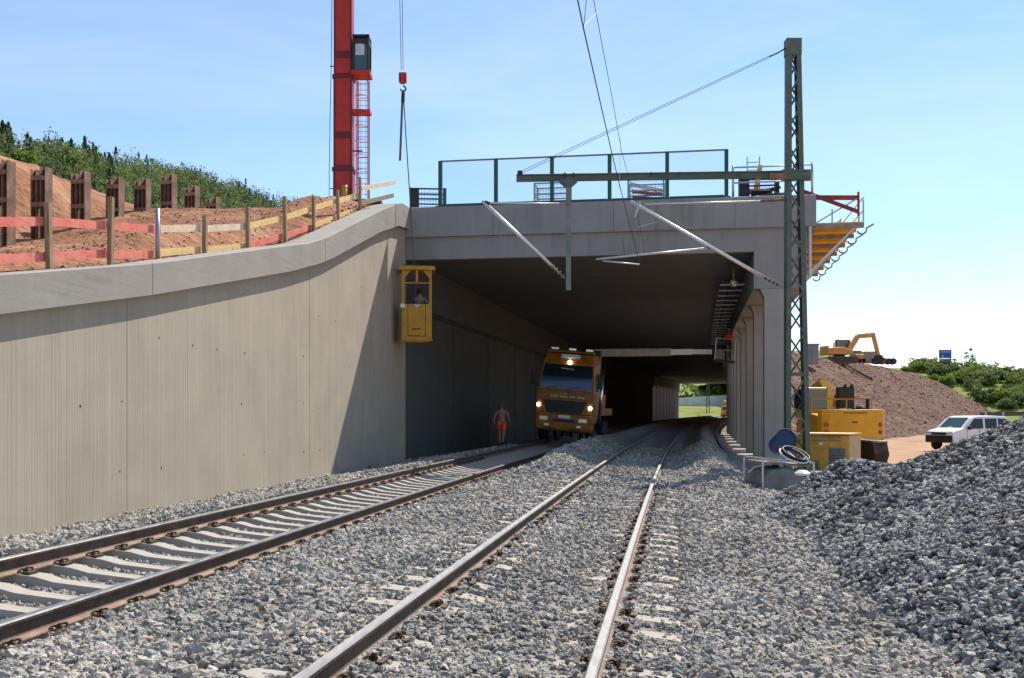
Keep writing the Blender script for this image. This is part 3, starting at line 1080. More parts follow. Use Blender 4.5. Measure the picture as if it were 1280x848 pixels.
ct_, cm_ = rng.uniform(11, 42, 5000), .7 + 9.5 * rng.uniform(0, 1, 5000) ** 1.5
cx_, cy_ = W_np(ct_, cm_)
csz = .010 + .036 * rng.uniform(0, 1, 5000) ** 3
tag(stones('earth_clods', np.stack([cx_, cy_, Hemb(ct_, cm_) + csz * .2], -1), csz, 'clod', 21), 'loose red-brown clods strewn over the earth terrace', kind='stuff')

# site fence along the coping
fence = thing('site_fence', 'wooden site fence of red and yellow boards behind the coping', 'fence', W(22, .8, 5), world=True)
FM = .78
posts = [(-62, 268, 0), (62, 254, 0), (138, 246.5, 0), (197, 261, 1), (256, 270, 0), (310, 258, 0), (357, 246, 0), (392, 246, 0), (423, 238, 0), (450, 222, 0)]
for px, ytop, kind in posts:
    t = t_of(px, FM)
    q = W(t, FM, 0)
    zt = HC + (YH - ytop) * q.y / F
    mb = MB()
    lean = random.uniform(-.03, .03)
    zb = coping_z(t) - .1
    if kind:
        mb.tube((q.x, q.y, zb), (q.x, q.y, zt), .045, 10)
        mb.build('post', 'grey_metal', fence, smooth=True)
    else:
        mb.bar((q.x, q.y, zb), (q.x + lean, q.y + lean, zt), .09, .10, up=WT)
        mb.build('post', 'wood_post', fence)
up_y = [(-62, 277), (62, 276), (138, 282), (197, 287), (256, 285.5), (310, 282.5), (357, 272), (392, 261), (423, 251.7), (450, 243)]
lo_y = [(-62, 327), (62, 321), (138, 318), (197, 317), (256, 312.5), (310, 307.5), (357, 294), (391, 283), (423, 270.6), (450, 261)]
up_m = ['wood_red', 'wood_red', 'wood_red', 'wood_bleached', 'wood_bleached', 'wood_yellow', 'wood_yellow', 'wood_yellow', 'wood_yellow']
lo_m = ['wood_red', 'wood_red', 'wood_red', 'wood_yellow', 'wood_yellow', 'wood_red', 'wood_red', 'wood_yellow', 'wood_yellow']
BMm = FM + .085


def fpt(px, y, m=BMm):
    q = W(t_of(px, m), m, 0)
    return Vector((q.x, q.y, HC + (YH - y) * q.y / F))


for ys, ms in ((up_y, up_m), (lo_y, lo_m)):
    for i, mname in enumerate(ms):
        a, b_ = fpt(*ys[i]), fpt(*ys[i + 1])
        d = (b_ - a).normalized()
        o_ = WN * (.012 * (i % 2)) + Vector((0, 0, random.uniform(-.015, .015)))
        MB().bar(a - d * .12 + o_, b_ + d * .12 + o_, .028, .155).build('board', mname, fence)
for a, b_ in (((452, 236), (495, 228)), ((452, 254), (492, 244.5))):
    MB().bar(fpt(*a), fpt(*b_), .03, .16).build('board', 'wood_bleached' if a[1] < 240 else 'wood_post', fence)

# soldier piles of the old pit
pile_data = [(5, 202), (52, 210), (101, 215), (144, 222), (178, 224), (211, 218), (240, 233), (266, 247)]
ordn = ['leftmost rusty double steel pile, cut by the picture edge', 'second rusty double steel pile from the left', 'third rusty double steel pile from the left',
        'fourth rusty double steel pile from the left', 'fifth rusty double steel pile from the left', 'tallest-standing rusty double steel pile, sixth from the left',
        'seventh rusty double steel pile from the left', 'rightmost and smallest rusty double steel pile']
for (px, yt), lab in zip(pile_data, ordn):
    D = F * 19 / (832 - px)
    X = (px - 640) * D / F
    zt = HC + (YH - yt) * D / F
    t = D / .9893
    zb = float(Hemb(np.array([t]), np.array([9.1]))[0]) - .6
    o = thing('steel_pile', lab, 'steel pile', (X, D, zb), -.15 + random.uniform(-.06, .06), 'soldier piles along the pit')
    hh = zt - zb
    for sx in (-1, 1):
        b = MB()
        x0 = sx * .15
        hz = hh + (0 if sx > 0 else -.08)
        b.box((x0 - .08, 0, hz / 2), (.02, .38, hz))
        b.box((x0 + .08, 0, hz / 2), (.02, .38, hz))
        b.box((x0, 0, hz / 2), (.14, .016, hz - .02))
        b.build('steel_beam', 'pile_steel', o)
    for z in (hh - .35, hh - 1.15):
        MB().box((0, -.2, z), (.46, .016, .14)).build('strap', 'pile_steel', o)
    MB().box((-.0, .12, hh - .55), (.12, .1, .9)).build('packing', 'wood_post', o)

# ------------------------------------------------------------------ deck furniture: glass barrier, crates, guard rail
bar_ = thing('glass_barrier', 'clear glass barrier with green posts on the deck edge', 'barrier', P(S0 + .35, -2.5, ZC1), world=True)
bl = []
for px in (550.5, 620, 690, 762, 834, 908):
    k_ = (px - 640) / F
    lo, hi = -9.0, 6.0
    for _ in range(40):
        mid = (lo + hi) / 2
        q = P(S0 + .35, mid)
        if q.x / q.y < k_: lo = mid
        else: hi = mid
    bl.append(lo)
BT = 10.92
for l in bl:
    h = -heading(S0)
    mb = MB()
    q = P(S0 + .35, l, 0)
    mb.box((q.x, q.y, (ZC1 + BT) / 2), (.14, .12, BT - ZC1), (0, 0, h))
    mb.box((q.x, q.y, ZC1 + .06), (.30, .26, .03), (0, 0, h))
    mb.build('post', 'barrier_green', bar_)
for a, b_ in zip(bl[:-1], bl[1:]):
    MB().bar(P(S0 + .35, a, BT - .01), P(S0 + .35, b_, BT - .01), .07, .05).build('top_rail', 'rail_grey', bar_)
    MB().bar(P(S0 + .35, a + .08, ZC1 + .10), P(S0 + .35, b_ - .08, ZC1 + .10), .07, .09).build('bottom_rail', 'barrier_green', bar_)
    MB().bar(P(S0 + .35, a + .06, (ZC1 + BT) / 2 + .05), P(S0 + .35, b_ - .06, (ZC1 + BT) / 2 + .05), .012, BT - ZC1 - .2).build('glass_panel', 'pane_glass', bar_)


def mesh_crate(label, s, l, w, d, h, mat, fill, solid_side=False, rot=0.0):
    """wire-mesh pallet box"""
    o = thing('mesh_crate', label, 'mesh crate', P(s, l, ZC1 - .02), -heading(s) + rot, 'mesh crates on the deck')
    b = MB()
    for x in (-w / 2, w / 2):
        for y in (-d / 2, d / 2):
            b.box((x, y, h / 2), (.06, .06, h))
    for z in (.14, h * .55, h - .03):
        for y in (-d / 2, d / 2):
            b.bar((-w / 2, y, z), (w / 2, y, z), .035, .05)
        for x in (-w / 2, w / 2):
            b.bar((x, -d / 2, z), (x, d / 2, z), .035, .05)
    b.build('frame', mat, o)
    b = MB()
    for y in (-d / 2, d / 2):
        for x in np.arange(-w / 2 + .1, w / 2, .11):
            b.bar((x, y, .14), (x, y, h), .008, .008)
        for z in np.arange(.22, h, .11):
            b.bar((-w / 2, y, z), (w / 2, y, z), .008, .008)
    for x in (-w / 2, w / 2):
        for y in np.arange(-d / 2 + .1, d / 2, .11):
            b.bar((x, y, .14), (x, y, h), .008, .008)
    b.build('mesh_panel', mat, o)
    MB().box((0, 0, .12), (w, d, .04)).build('floor_plate', 'dark_metal', o)
    if solid_side:
        MB().box((-w / 2 + .16, 0, h / 2), (.34, d * .98, h)).build('side_plate', 'dark_blue_metal', o)
        MB().box((w / 2 - .05, 0, h / 2), (.08, d * .98, h)).build('side_plate', 'dark_blue_metal', o)
    return o


mesh_crate('grey wire-mesh crate half hidden behind the second green barrier post', S0 + 1.4, -3.5, 1.28, .9, .98, 'grey_metal', None)
mesh_crate('grey wire-mesh crate filled with red tubes behind the barrier', S0 + 1.4, .02, 1.30, .9, .98, 'grey_metal', None)
mesh_crate('dark wire-mesh crate beside the end of the glass barrier', S0 + 1.3, 4.1, 1.35, .9, 1.0, 'dark_metal', None, True)
mesh_crate('dark mesh cage at the deck corner by the crane sling', S0 + 1.5, -8.4, 1.35, 1.0, .95, 'dark_blue_metal', None, True, .25)
tb = thing('tube_bundle', 'bundle of red scaffold tubes lying in a mesh crate', 'scaffold tubes', P(S0 + 1.4, .05, ZC1), -heading(S0), world=False)
for i in range(9):
    y = random.uniform(-.3, .3)
    MB().tube((-.55, y, .25 + .05 * i + random.uniform(-.05, .1)), (.58, y + random.uniform(-.1, .1), .2 + .035 * i), .035, 6).build('tube', 'red_paint', tb)
for i in range(3):
    MB().tube((-.6, -.35 + i * .1, .85 - .03 * i), (.6, -.3 + i * .1, .55 - .04 * i), .022, 6).build('tube', 'galvanised', tb)
sk = thing('rubble_sacks', 'pale sacks lying in the grey mesh crate', 'sacks', P(S0 + 1.4, -3.45, ZC1), -heading(S0))
for i, (x, z, r_) in enumerate(((-.35, .22, .2), (.0, .25, .24), (.33, .22, .2))):
    MB().lathe([(0, -.1), (r_ * .8, -.08), (r_, 0), (r_ * .75, .1), (0, .14)], (x, 0, z), 12).build('sack', 'wood_bleached' if i == 1 else 'dusty_steel', sk, smooth=True)

# guard rail, ladder and plank at the right end of the deck
gr = thing('guard_rail', 'galvanised tube guard rail at the right end of the deck', 'guard rail', P(S0 + .4, 4.3, ZC1), world=True)
GA, GB = P(S0 + .4, 3.15, 0), P(S0 + .4, 5.9, 0)
for px, yb, yt in ((919, 247, 207), (1012, 247, 207)):
    q = GA if px < 950 else GB
    MB().tube((q.x, q.y, ZC1 - .02), (q.x, q.y, 10.33), .045, 8).build('post', 'galvanised', gr, smooth=True)
for z in (10.27, 9.72):
    MB().tube((GA.x, GA.y, z), (GB.x, GB.y, z), .032, 8).build('rail', 'galvanised', gr, smooth=True)
ld = thing('ladder', 'short steel ladder rising above the dark crate', 'ladder', P(S0 + 1.0, 3.9, ZC1), -heading(S0))
for x in (-.22, .22):
    MB().tube((x, 0, 0), (x, 0, 1.62), .022, 6).build('rail', 'grey_metal', ld)
for z in np.arange(.3, 1.5, .28):
    MB().tube((-.22, 0, z), (.22, 0, z), .015, 6).build('rung', 'grey_metal', ld)
pk = tag(MB().bar(at(944, 243, 37.8), at(950.5, 206, 37.5), .16, .06, up=(0, 1, 0)).build('plank', 'wood_pale', None), 'weathered plank leaning upright against the guard rail', 'plank')
cl = thing('clutter_pile', 'heap of brown straps and boards on the deck by the mast', 'rubble', P(S0 + .9, 4.3, ZC1), -heading(S0))
for i in range(7):
    MB().box((random.uniform(-.5, .6), random.uniform(-.2, .2), .1 + .05 * i), (random.uniform(.5, 1.0), .14, .06), (0, random.uniform(-.12, .12), random.uniform(-.4, .4))).build('board', random.choice(['rust_red', 'wood_post', 'dark_metal']), cl)

# cantilevered formwork platform on the right flank
ff = thing('formwork_platform', 'yellow cantilevered formwork platform with railing on the deck flank', 'scaffold', P(S0 + 4, 6.4, 8.0), world=True)
for i in range(7):
    s = S0 + .15 + 2.25 * i
    mb = MB()
    mb.bar(P(s, 5.75, 8.02), P(s, 7.62, 8.02), .09, .16)
    mb.build('bracket', 'formwork_timber', ff)
    q = [P(s, 7.55 + .16 * math.cos(a), 7.86 + .14 * math.sin(a)) for a in np.linspace(-2.9, .4, 7)]
    MB().path(q + [P(s, 7.95, 8.06)], .035, 6).build('hook', 'grey_metal', ff)
    if i < 6:
        for j in range(3):
            l0 = 5.78 + j * .6
            mb = MB()
            mb.prism([(l0 + .01, 8.11), (l0 + .59, 8.11), (l0 + .59, 8.16), (l0 + .01, 8.16)], lambda l, z, d: P(d, l, z), s + .05, s + 2.2)
            mb.build('panel', 'formwork_yellow', ff)
        mb = MB()
        mb.prism([(5.8, 7.96), (7.5, 7.96), (7.5, 8.10), (5.8, 8.10)], lambda l, z, d: P(d, l, z), s + .9, s + 1.15)
        mb.build('joist', 'formwork_yellow', ff)
    MB().bar(P(s, 5.72, 6.35), P(s, 7.3, 7.94), .06, .06).build('strut', 'galvanised', ff)
for s in (S0 + .15, S0 + 4.65, S0 + 9.15, S0 + 13.6):
    for l in (7.45, 7.6):
        MB().tube(P(s, l, 8.05), P(s, l, 9.08 - .15 * (l > 7.5)), .03, 6).build('rail_post', 'galvanised', ff)
    MB().tube(P(s, 5.95, 8.12), P(s, 7.45, 9.0), .028, 6).build('brace', 'galvanised', ff)
    MB().tube(P(s, 6.55, 8.12), P(s, 6.55, 8.62), .028, 6).build('brace', 'galvanised', ff)
for z in (8.55, 9.0):
    MB().tube(P(S0 + .15, 7.6, z), P(S0 + 13.6, 7.6, z), .026, 6).build('hand_rail', 'galvanised', ff)
MB().tube(P(S0 - .02, 5.78, 6.2), P(S0 - .02, 5.78, 8.0), .055, 8).build('pole', 'galvanised', ff)
rb = thing('steel_beams', 'dark red steel beams jutting out over the formwork platform', 'steel beams', P(S0 + .3, 5.5, ZC1), world=True)
MB().bar(at(952, 247, 37.3), at(1073.5, 247.5, 36.5), .14, .15).build('beam', 'rust_red', rb)
MB().bar(at(1000, 238, 37.0), at(1073, 265, 36.3), .12, .13).build('beam', 'rust_red', rb)
MB().bar(at(1073, 240, 36.4), at(1073, 270, 36.4), .06, .06, up=(0, 1, 0)).build('end_plate', 'rust_red', rb)

# ------------------------------------------------------------------ crane behind the embankment
CD = 60.0
cz = 9.2
cr = thing('tower_crane', 'red box-section tower of a mobile crane with climbing cab', 'crane', at(430, 300, CD).xy.to_3d() + Vector((0, 0, cz)), world=True)
cx = at(430, 300, CD).x
secz = [(cz, 1.12), (15.5, 1.08), (20.8, 1.04), (36, .98)]
for (z0, w0), (z1, w1) in zip(secz[:-1], secz[1:]):
    mb = MB()
    mb.box((cx, CD, (z0 + z1) / 2), (w0, .95, z1 - z0 - .02))
    mb.build('tower_section', 'crane_red', cr, bevel=.03)
    MB().box((cx, CD, z1 - .15), (w0 + .10, 1.05, .22)).build('collar', 'crane_red_dark', cr)
for x in (-.40, .40):
    MB().bar((cx + x * 1.15, CD - .49, cz), (cx + x * 1.15, CD - .49, 36), .06, .05, up=(0, 1, 0)).build('edge_strip', 'crane_red_dark', cr)
for z in (cz + 6.2, 17.3, 21.9):
    MB().box((cx, CD - .5, z), (.8, .06, .35)).build('access_plate', 'crane_red_dark', cr)
ca_ = at(452.5, 75, CD - .2)
zc0, zc1 = at(0, 98, CD).z, at(0, 49, CD).z
b = MB()
for x in (-.42, .42):
    for y in (-.5, .5):
        b.box((ca_.x + x, ca_.y + y, (zc0 + zc1) / 2), (.1, .1, zc1 - zc0))
b.box((ca_.x, ca_.y, zc1 - .05), (.94, 1.1, .12))
b.box((ca_.x, ca_.y, zc1 - .36), (.92, 1.06, .3))
b.build('cab_frame', 'dark_metal', cr)
MB().box((ca_.x, ca_.y, zc0 + .12), (1.06, 1.14, .26)).build('cab_floor', 'crane_red', cr)
MB().box((ca_.x, ca_.y, (zc0 + zc1) / 2 - .05), (.78, .96, zc1 - zc0 - .7)).build('cab_window', 'cab_glass', cr)
MB().box((ca_.x - .05, ca_.y - .49, (zc0 + zc1) / 2 + .35), (.5, .02, .75)).build('cab_pane', 'sign_pale', cr)
MB().box((ca_.x - .15, ca_.y - .02, zc0 + .55), (.3, .3, .6)).build('seat', 'truck_black', cr)
b = MB()
lx = (at(446.5, 0, CD).x, at(460, 0, CD).x)
for x in lx:
    b.tube((x, CD, cz), (x, CD, zc0), .04, 6)
    b.tube((x, CD + .6, cz), (x, CD + .6, zc0), .03, 6)
b.build('ladder_rail', 'red_paint', cr)
b = MB()
for z in np.arange(cz + .3, zc0, .3):
    b.tube((lx[0], CD, z), (lx[1], CD, z), .016, 5)
b.build('rungs', 'red_paint', cr)['kind'] = 'stuff'
b = MB()
for z in np.arange(cz + 1, zc0, .85):
    pts = [((lx[0] + lx[1]) / 2 + .38 * math.cos(a), CD - .3 + .38 * math.sin(a), z) for a in np.linspace(0, 2 * math.pi, 11)[:-1]]
    b.path(pts, .018, 4, closed=True)
for a in np.linspace(math.pi, 2 * math.pi, 5):
    q = ((lx[0] + lx[1]) / 2 + .38 * math.cos(a), CD - .3 + .38 * math.sin(a))
    b.tube((*q, cz + .5), (*q, zc0), .012, 4)
b.build('safety_cage', 'red_paint', cr)
MB().box((ca_.x - .02, CD, at(0, 141, CD).z), (1.0, .8, .2)).build('landing', 'red_paint', cr)
for z in (at(0, 90, CD).z, at(0, 141, CD).z, at(0, 189, CD).z):
    MB().bar((cx, CD, z), (ca_.x, CD, z), .08, .08).build('tie_arm', 'dark_metal', cr)
b = MB()
b.path([at(415.5, -40, CD), at(414, 80, CD), at(412.5, 150, CD), at(411, 262, CD)], .02, 5)
b.build('hoist_rope', 'wire_dark', cr)
for y in (83, 236):
    MB().bar(at(412.5, y, CD), at(421, y, CD), .05, .05).build('rope_guide', 'dark_metal', cr)
MB().tube(at(430, 262, CD - .9), at(431, 232, CD - .9), .16, 10).build('support_jack', 'basket_yellow', cr, smooth=True)
MB().box(at(442, 268, CD - .6), (3.4, 2.2, 1.2)).build('base_frame', 'dark_metal', cr)

HD = 37.7
hk = thing('crane_hook', 'red crane hook block with hanging slings above the deck corner', 'crane hook', at(504, 105, HD), world=True)
for dx in (-.06, .06):
    MB().tube(at(499, -150, HD) + Vector((dx, 0, 0)), at(502.7, 88, HD) + Vector((dx * .6, 0, 0)), .011, 5).build('rope', 'wire_dark', hk)
q = at(503.5, 98, HD)
MB().box(q, (.2, .16, .42)).build('block', 'red_paint', hk, bevel=.04)
for dx in (-.12, .12):
    MB().box(q + Vector((dx, 0, .02)), (.035, .2, .34)).build('cheek_plate', 'red_paint', hk)
q2 = at(504, 111, HD)
MB().path([q2 + Vector((.09 * math.sin(a), 0, .1 * math.cos(a))) for a in np.linspace(0, 4.6, 9)], .032, 7).build('hook', 'dark_metal', hk, smooth=True)
MB().bar(at(504, 116, HD), at(503.5, 128, HD), .12, .1, up=(0, 1, 0)).build('shackle', 'dark_metal', hk)
MB().bar(at(503, 124, HD), at(500, 201, HD), .08, .035, up=(0, 1, 0)).build('loose_sling', 'rope_grey', hk)
MB().path([at(504.5, 122, HD), at(508, 180, HD), at(512, 240, HD), at(517, 332, HD)], .022, 6).build('taut_sling', 'rope_grey', hk)


# ------------------------------------------------------------------ people
def person(name, label, loc, rotz, pose, tops, bottoms, hair, feet='boot', group=None):
    """one skinned body, clothes and hair as children; faces local -Y"""
    J = dict(pelvis=(0, 0, .95), belly=(0, 0, 1.08), chest=(0, 0, 1.30), neck=(0, .0, 1.48), chin=(0, -.012, 1.55), skull=(0, .0, 1.64), crown=(0, .005, 1.71), nose=(0, -.105, 1.625),
             hipL=(.10, 0, .90), kneeL=(.105, -.01, .50), ankL=(.10, .02, .09), toeL=(.11, -.14, .04), hipR=(-.10, 0, .90), kneeR=(-.105, -.01, .50), ankR=(-.10, .02, .09), toeR=(-.11, -.14, .04),
             shL=(.19, 0, 1.41), elL=(.25, .03, 1.13), wrL=(.27, -.02, .88), shR=(-.19, 0, 1.41), elR=(-.25, .03, 1.13), wrR=(-.27, -.02, .88))
    J.update(pose)
    rad = dict(pelvis=.135, belly=.125, chest=.15, neck=.058, chin=.075, skull=.097, crown=.06, nose=.014, hipL=.092, kneeL=.058, ankL=.042, toeL=.032, hipR=.092, kneeR=.058, ankR=.042, toeR=.032,
               shL=.062, elL=.044, wrL=.03, shR=.062, elR=.044, wrR=.03)
    E_ = [('pelvis', 'belly'), ('belly', 'chest'), ('chest', 'neck'), ('neck', 'chin'), ('chin', 'skull'), ('skull', 'crown'), ('skull', 'nose'), ('pelvis', 'hipL'), ('hipL', 'kneeL'), ('kneeL', 'ankL'), ('ankL', 'toeL'),
          ('pelvis', 'hipR'), ('hipR', 'kneeR'), ('kneeR', 'ankR'), ('ankR', 'toeR'), ('chest', 'shL'), ('shL', 'elL'), ('elL', 'wrL'), ('chest', 'shR'), ('shR', 'elR'), ('elR', 'wrR')]
    for sd in 'LR':                      # palm, four fingers and a thumb
        w = Vector(J['wr' + sd]); d = (w - Vector(J['el' + sd])).normalized()
        sx = 1 if sd == 'L' else -1
        pm = w + d * .075
        J['palm' + sd] = tuple(pm); rad['palm' + sd] = .026
        E_.append(('wr' + sd, 'palm' + sd))
        fwd = Vector((0, -1, 0))
        for k_, (o_, ln) in enumerate(((.03, .07), (.011, .08), (-.009, .075), (-.028, .06))):
            a = pm + fwd * o_ + d * .035; c = a + d * ln + Vector((-sx * .015, 0, 0))
            J[f'f{k_}{sd}'] = tuple(a); J[f'g{k_}{sd}'] = tuple(c)
            rad[f'f{k_}{sd}'] = .0095; rad[f'g{k_}{sd}'] = .008
            E_ += [('palm' + sd, f'f{k_}{sd}'), (f'f{k_}{sd}', f'g{k_}{sd}')]
        th_ = w + d * .05 + fwd * .05; J['th' + sd] = tuple(th_); rad['th' + sd] = .011
        E_.append(('palm' + sd, 'th' + sd))
    o = thing(name, label, 'person', loc, rotz, group)

    def skin(nm, names, edges, scale, mat, add=0.0, sub=2):
        me = bpy.data.meshes.new(nm)
        ix = {n: i for i, n in enumerate(names)}
        me.from_pydata([J[n] for n in names], [(ix[a], ix[b]) for a, b in edges], [])
        me.materials.append(MATS[mat])
        ob = link(nm, me, o)
        sm = ob.modifiers.new('skin', 'SKIN')
        sm.use_smooth_shade = True
        for i, n in enumerate(names):
            r_ = rad[n] * scale + add
            me.skin_vertices[0].data[i].radius = (r_, r_ * (.72 if n in ('chest', 'belly', 'pelvis') else 1))
            me.skin_vertices[0].data[i].use_root = (i == 0)
        ss = ob.modifiers.new('sub', 'SUBSURF'); ss.levels = sub; ss.render_levels = sub
        return ob
    skin('body', list(J), E_, 1.0, 'skin')
    if bottoms:
        mat, knee = bottoms
        for sd in 'LR':
            a, c = Vector(J['hip' + sd]), Vector(J['knee' + sd])
            J['hem' + sd] = tuple(a.lerp(c, .78)); rad['hem' + sd] = .085
        if knee:
            skin('trousers', ['pelvis', 'hipL', 'kneeL', 'ankL', 'hipR', 'kneeR', 'ankR'], [('pelvis', 'hipL'), ('hipL', 'kneeL'), ('kneeL', 'ankL'), ('pelvis', 'hipR'), ('hipR', 'kneeR'), ('kneeR', 'ankR')], 1.05, mat, .015)
        else:
            skin('shorts', ['pelvis', 'hipL', 'hemL', 'hipR', 'hemR'], [('pelvis', 'hipL'), ('hipL', 'hemL'), ('pelvis', 'hipR'), ('hipR', 'hemR')], 1.06, mat, .014)
    if tops:
        skin('shirt', ['belly', 'pelvis', 'chest', 'shL', 'elL', 'shR', 'elR'], [('belly', 'pelvis'), ('belly', 'chest'), ('chest', 'shL'), ('shL', 'elL'), ('chest', 'shR'), ('shR', 'elR')], 1.04, tops, .012)
    J['h1'] = tuple(Vector(J['skull']) + Vector((0, .022, .02))); J['h2'] = tuple(Vector(J['crown']) + Vector((0, .012, -.01)))
    rad['h1'] = .095; rad['h2'] = .068
    J['h0'] = tuple(Vector(J['skull']) + Vector((0, .045, -.05))); rad['h0'] = .075
    skin('hair', ['h1', 'h2', 'h0'], [('h1', 'h2'), ('h1', 'h0')], 1.0, hair)
    for sd in 'LR':
        a, t_ = Vector(J['ank' + sd]), Vector(J['toe' + sd])
        J['heel' + sd] = tuple(a + (a - t_).normalized() * .04 - Vector((0, 0, .045))); rad['heel' + sd] = .04; rad['ball' + sd] = .036
        J['ball' + sd] = tuple(t_ + Vector((0, 0, .0)))
        skin('boot', ['heel' + sd, 'ball' + sd], [('heel' + sd, 'ball' + sd)], 1.0, feet, .004)
    return o


mz = float(Hb(np.array([to_sl(np.array([-.43]), np.array([43.0]))[0][0]]), np.array([to_sl(np.array([-.43]), np.array([43.0]))[1][0]]))[0])
wp = at(627, 556, 43.0)
person('person', 'bare-chested walker in bright orange shorts seen from behind', (wp.x, wp.y, wp.z - .02), math.pi - .15,
       dict(kneeL=(.10, -.10, .51), ankL=(.09, -.03, .10), toeL=(.10, -.18, .05), kneeR=(-.09, .02, .50), ankR=(-.08, .20, .16), toeR=(-.08, .10, .06), elL=(.29, .07, 1.15), wrL=(.31, .02, .92), elR=(-.29, -.02, 1.14), wrR=(-.31, -.14, .95)),
       None, ('shorts_orange', False), 'hair_brown')

# ------------------------------------------------------------------ yellow work basket hanging at the portal
bq = at(521, 427, 37.6)
bk = thing('work_basket', 'yellow suspended work basket hanging at the left portal corner', 'work basket', bq, .10)
Wd, Dp, Ht = 1.06, .95, 2.72
for x in (-Wd / 2 + .04, Wd / 2 - .04):
    for y in (-Dp / 2 + .04, Dp / 2 - .04):
        MB().box((x, y, 1.35), (.075, .075, 2.5)).build('post', 'basket_yellow', bk)
MB().prism([(-.66, 2.52), (-.62, 2.66), (.62, 2.66), (.66, 2.52)], lambda a, z, d: (a, d, z), -.55, .55).build('roof', 'basket_yellow', bk)
for sx in (-1, 1):
    MB().prism([(sx * .46, 2.5), (sx * .46, 2.2), (sx * .22, 2.5)], lambda a, z, d: (a, d, z), -.46, -.43).build('corner_plate', 'basket_yellow', bk)
MB().bar((-.5, -.44, 2.06), (.5, -.44, 2.06), .03, .04).build('grab_rail', 'basket_yellow', bk)
MB().box((0, -.44, 2.3), (.08, .05, .42)).build('lifting_lug', 'basket_yellow', bk)
MB().box((-.43, -Dp / 2 + .03, .73), (.2, .04, 1.14)).build('front_panel', 'basket_yellow', bk)
MB().box((.42, -Dp / 2 + .03, .73), (.22, .04, 1.14)).build('front_panel', 'basket_yellow', bk)
dr = MB().box((-.01, -Dp / 2 + .022, .74), (.60, .04, 1.12)).build('door', 'basket_yellow', bk)
b = MB()
for i in range(9):
    b.box((-.16 + i * .035, -Dp / 2 - .003, .40 + .004 * i), (.026, .006, .055))
b.build('lettering', 'letter_dark', dr)
b = MB()
b.prism([(-.12, 1.29), (.12, 1.29), (.0, 1.17)], lambda a, z, d: (a, d, z), -Dp / 2 - .006, -Dp / 2 + .001)
b.build('badge', 'sign_pale', dr)
for x in (-Wd / 2 + .015, Wd / 2 - .015):
    MB().box((x, 0, .73), (.03, Dp - .05, 1.14)).build('side_panel', 'basket_yellow', bk)
MB().box((0, Dp / 2 - .03, .73), (Wd - .1, .04, 1.14)).build('back_panel', 'basket_yellow', bk)
MB().box((0, 0, .1), (Wd, Dp, .1)).build('floor', 'basket_yellow', bk)
MB().prism([(-.40, -.06), (-.48, .045), (.48, .045), (.40, -.06)], lambda a, z, d: (a, d, z), -.42, .42).build('skid', 'basket_orange', bk)
MB().bar((-.56, -.45, .02), (.56, -.45, .02), .05, .05).build('bumper_bar', 'basket_yellow', bk)
MB().box((-.5, -.48, 1.24), (.16, .03, .14)).build('notice', 'white_paint', bk)
for sx in (-1, 1):
    MB().tube((sx * .55, -.3, 2.68), (0, 0, 2.92), .014, 5).build('chain_leg', 'dark_metal', bk)
bw = bk.matrix_basis
person('person', 'dark-haired worker standing inside the yellow basket', bq + Vector((.10, .05, .15)), math.pi - .3,
       dict(elL=(.28, -.12, 1.18), wrL=(.22, -.32, 1.12), elR=(-.28, -.12, 1.18), wrR=(-.22, -.32, 1.14)), 'shirt_grey', ('trouser_dark', True), 'hair_dark')

# ------------------------------------------------------------------ overhead line mast
MD = 31.7
mx0 = at(996, 600, MD)
mz0 = -.75
ms = thing('lattice_mast', 'green steel lattice mast with long crossbeam over the tracks', 'mast', (mx0.x, MD, mz0), world=True)
ztop = at(0, 50, MD).z


def mast_x(z, side):                     # left / right outer edge
    f = (z - mz0) / (ztop - mz0)
    lx_, rx_ = (981, 1012), (982.5, 999.5)
    px = lx_[side] + (rx_[side] - lx_[side]) * f
    return (px - 640) * MD / F


CW = .145
for side, sg in ((0, 1), (1, -1)):
    b = MB()
    secs = []
    for z in (mz0, ztop - .45):
        x = mast_x(z, side)
        secs.append([(x, MD - .16, z), (x + sg * CW, MD - .16, z), (x + sg * CW, MD - .145, z), (x + sg * .015, MD - .145, z), (x + sg * .015, MD + .145, z), (x + sg * CW, MD + .145, z), (x + sg * CW, MD + .16, z), (x, MD + .16, z)])
    b.sweep(secs)
    b.build('channel_leg', 'mast_green', ms)
z = mz0 + .35
i = 0
while z < ztop - .7:
    w_ = mast_x(z, 1) - mast_x(z, 0)
    dz = w_ * 1.02
    for y, fl in ((MD - .15, 0), (MD + .15, 1)):
        for a_, c_ in (((0, 1) if (i + fl) % 2 else (1, 0)),):
            x0_, x1_ = mast_x(z, a_) + (.1 if a_ == 0 else -.1), mast_x(z + dz, c_) + (.1 if c_ == 0 else -.1)
            MB().bar((x0_, y, z), (x1_, y, z + dz), .055, .012, up=(0, 1, 0)).build('lacing', 'mast_green', ms)
    z += dz
    i += 1
for zz in (mz0 + 3.4, mz0 + 7.4):
    MB().bar((mast_x(zz, 0), MD - .17, zz), (mast_x(zz, 1), MD - .17, zz), .015, .1, up=(0, 0, 1)).build('batten', 'mast_green', ms)
MB().box(((mast_x(ztop, 0) + mast_x(ztop, 1)) / 2, MD, ztop - .25), (mast_x(ztop, 1) - mast_x(ztop, 0) + .04, .36, .5)).build('head_plate', 'mast_green', ms)
MB().box(((mast_x(mz0, 0) + mast_x(mz0, 1)) / 2, MD, mz0 - .05), (1.1, .9, .5)).build('foundation', 'pier_concrete', ms)
BL, BR = at(645.5, 223, 32.2), at(1008, 218, 31.38)
b = MB()
for dz in (-.09, .09):
    b.bar(BL + Vector((0, 0, dz)), BR + Vector((0, 0, dz)), .16, .03)
b.bar(BL, BR, .02, .17)
b.build('crossbeam', 'mast_green', ms)
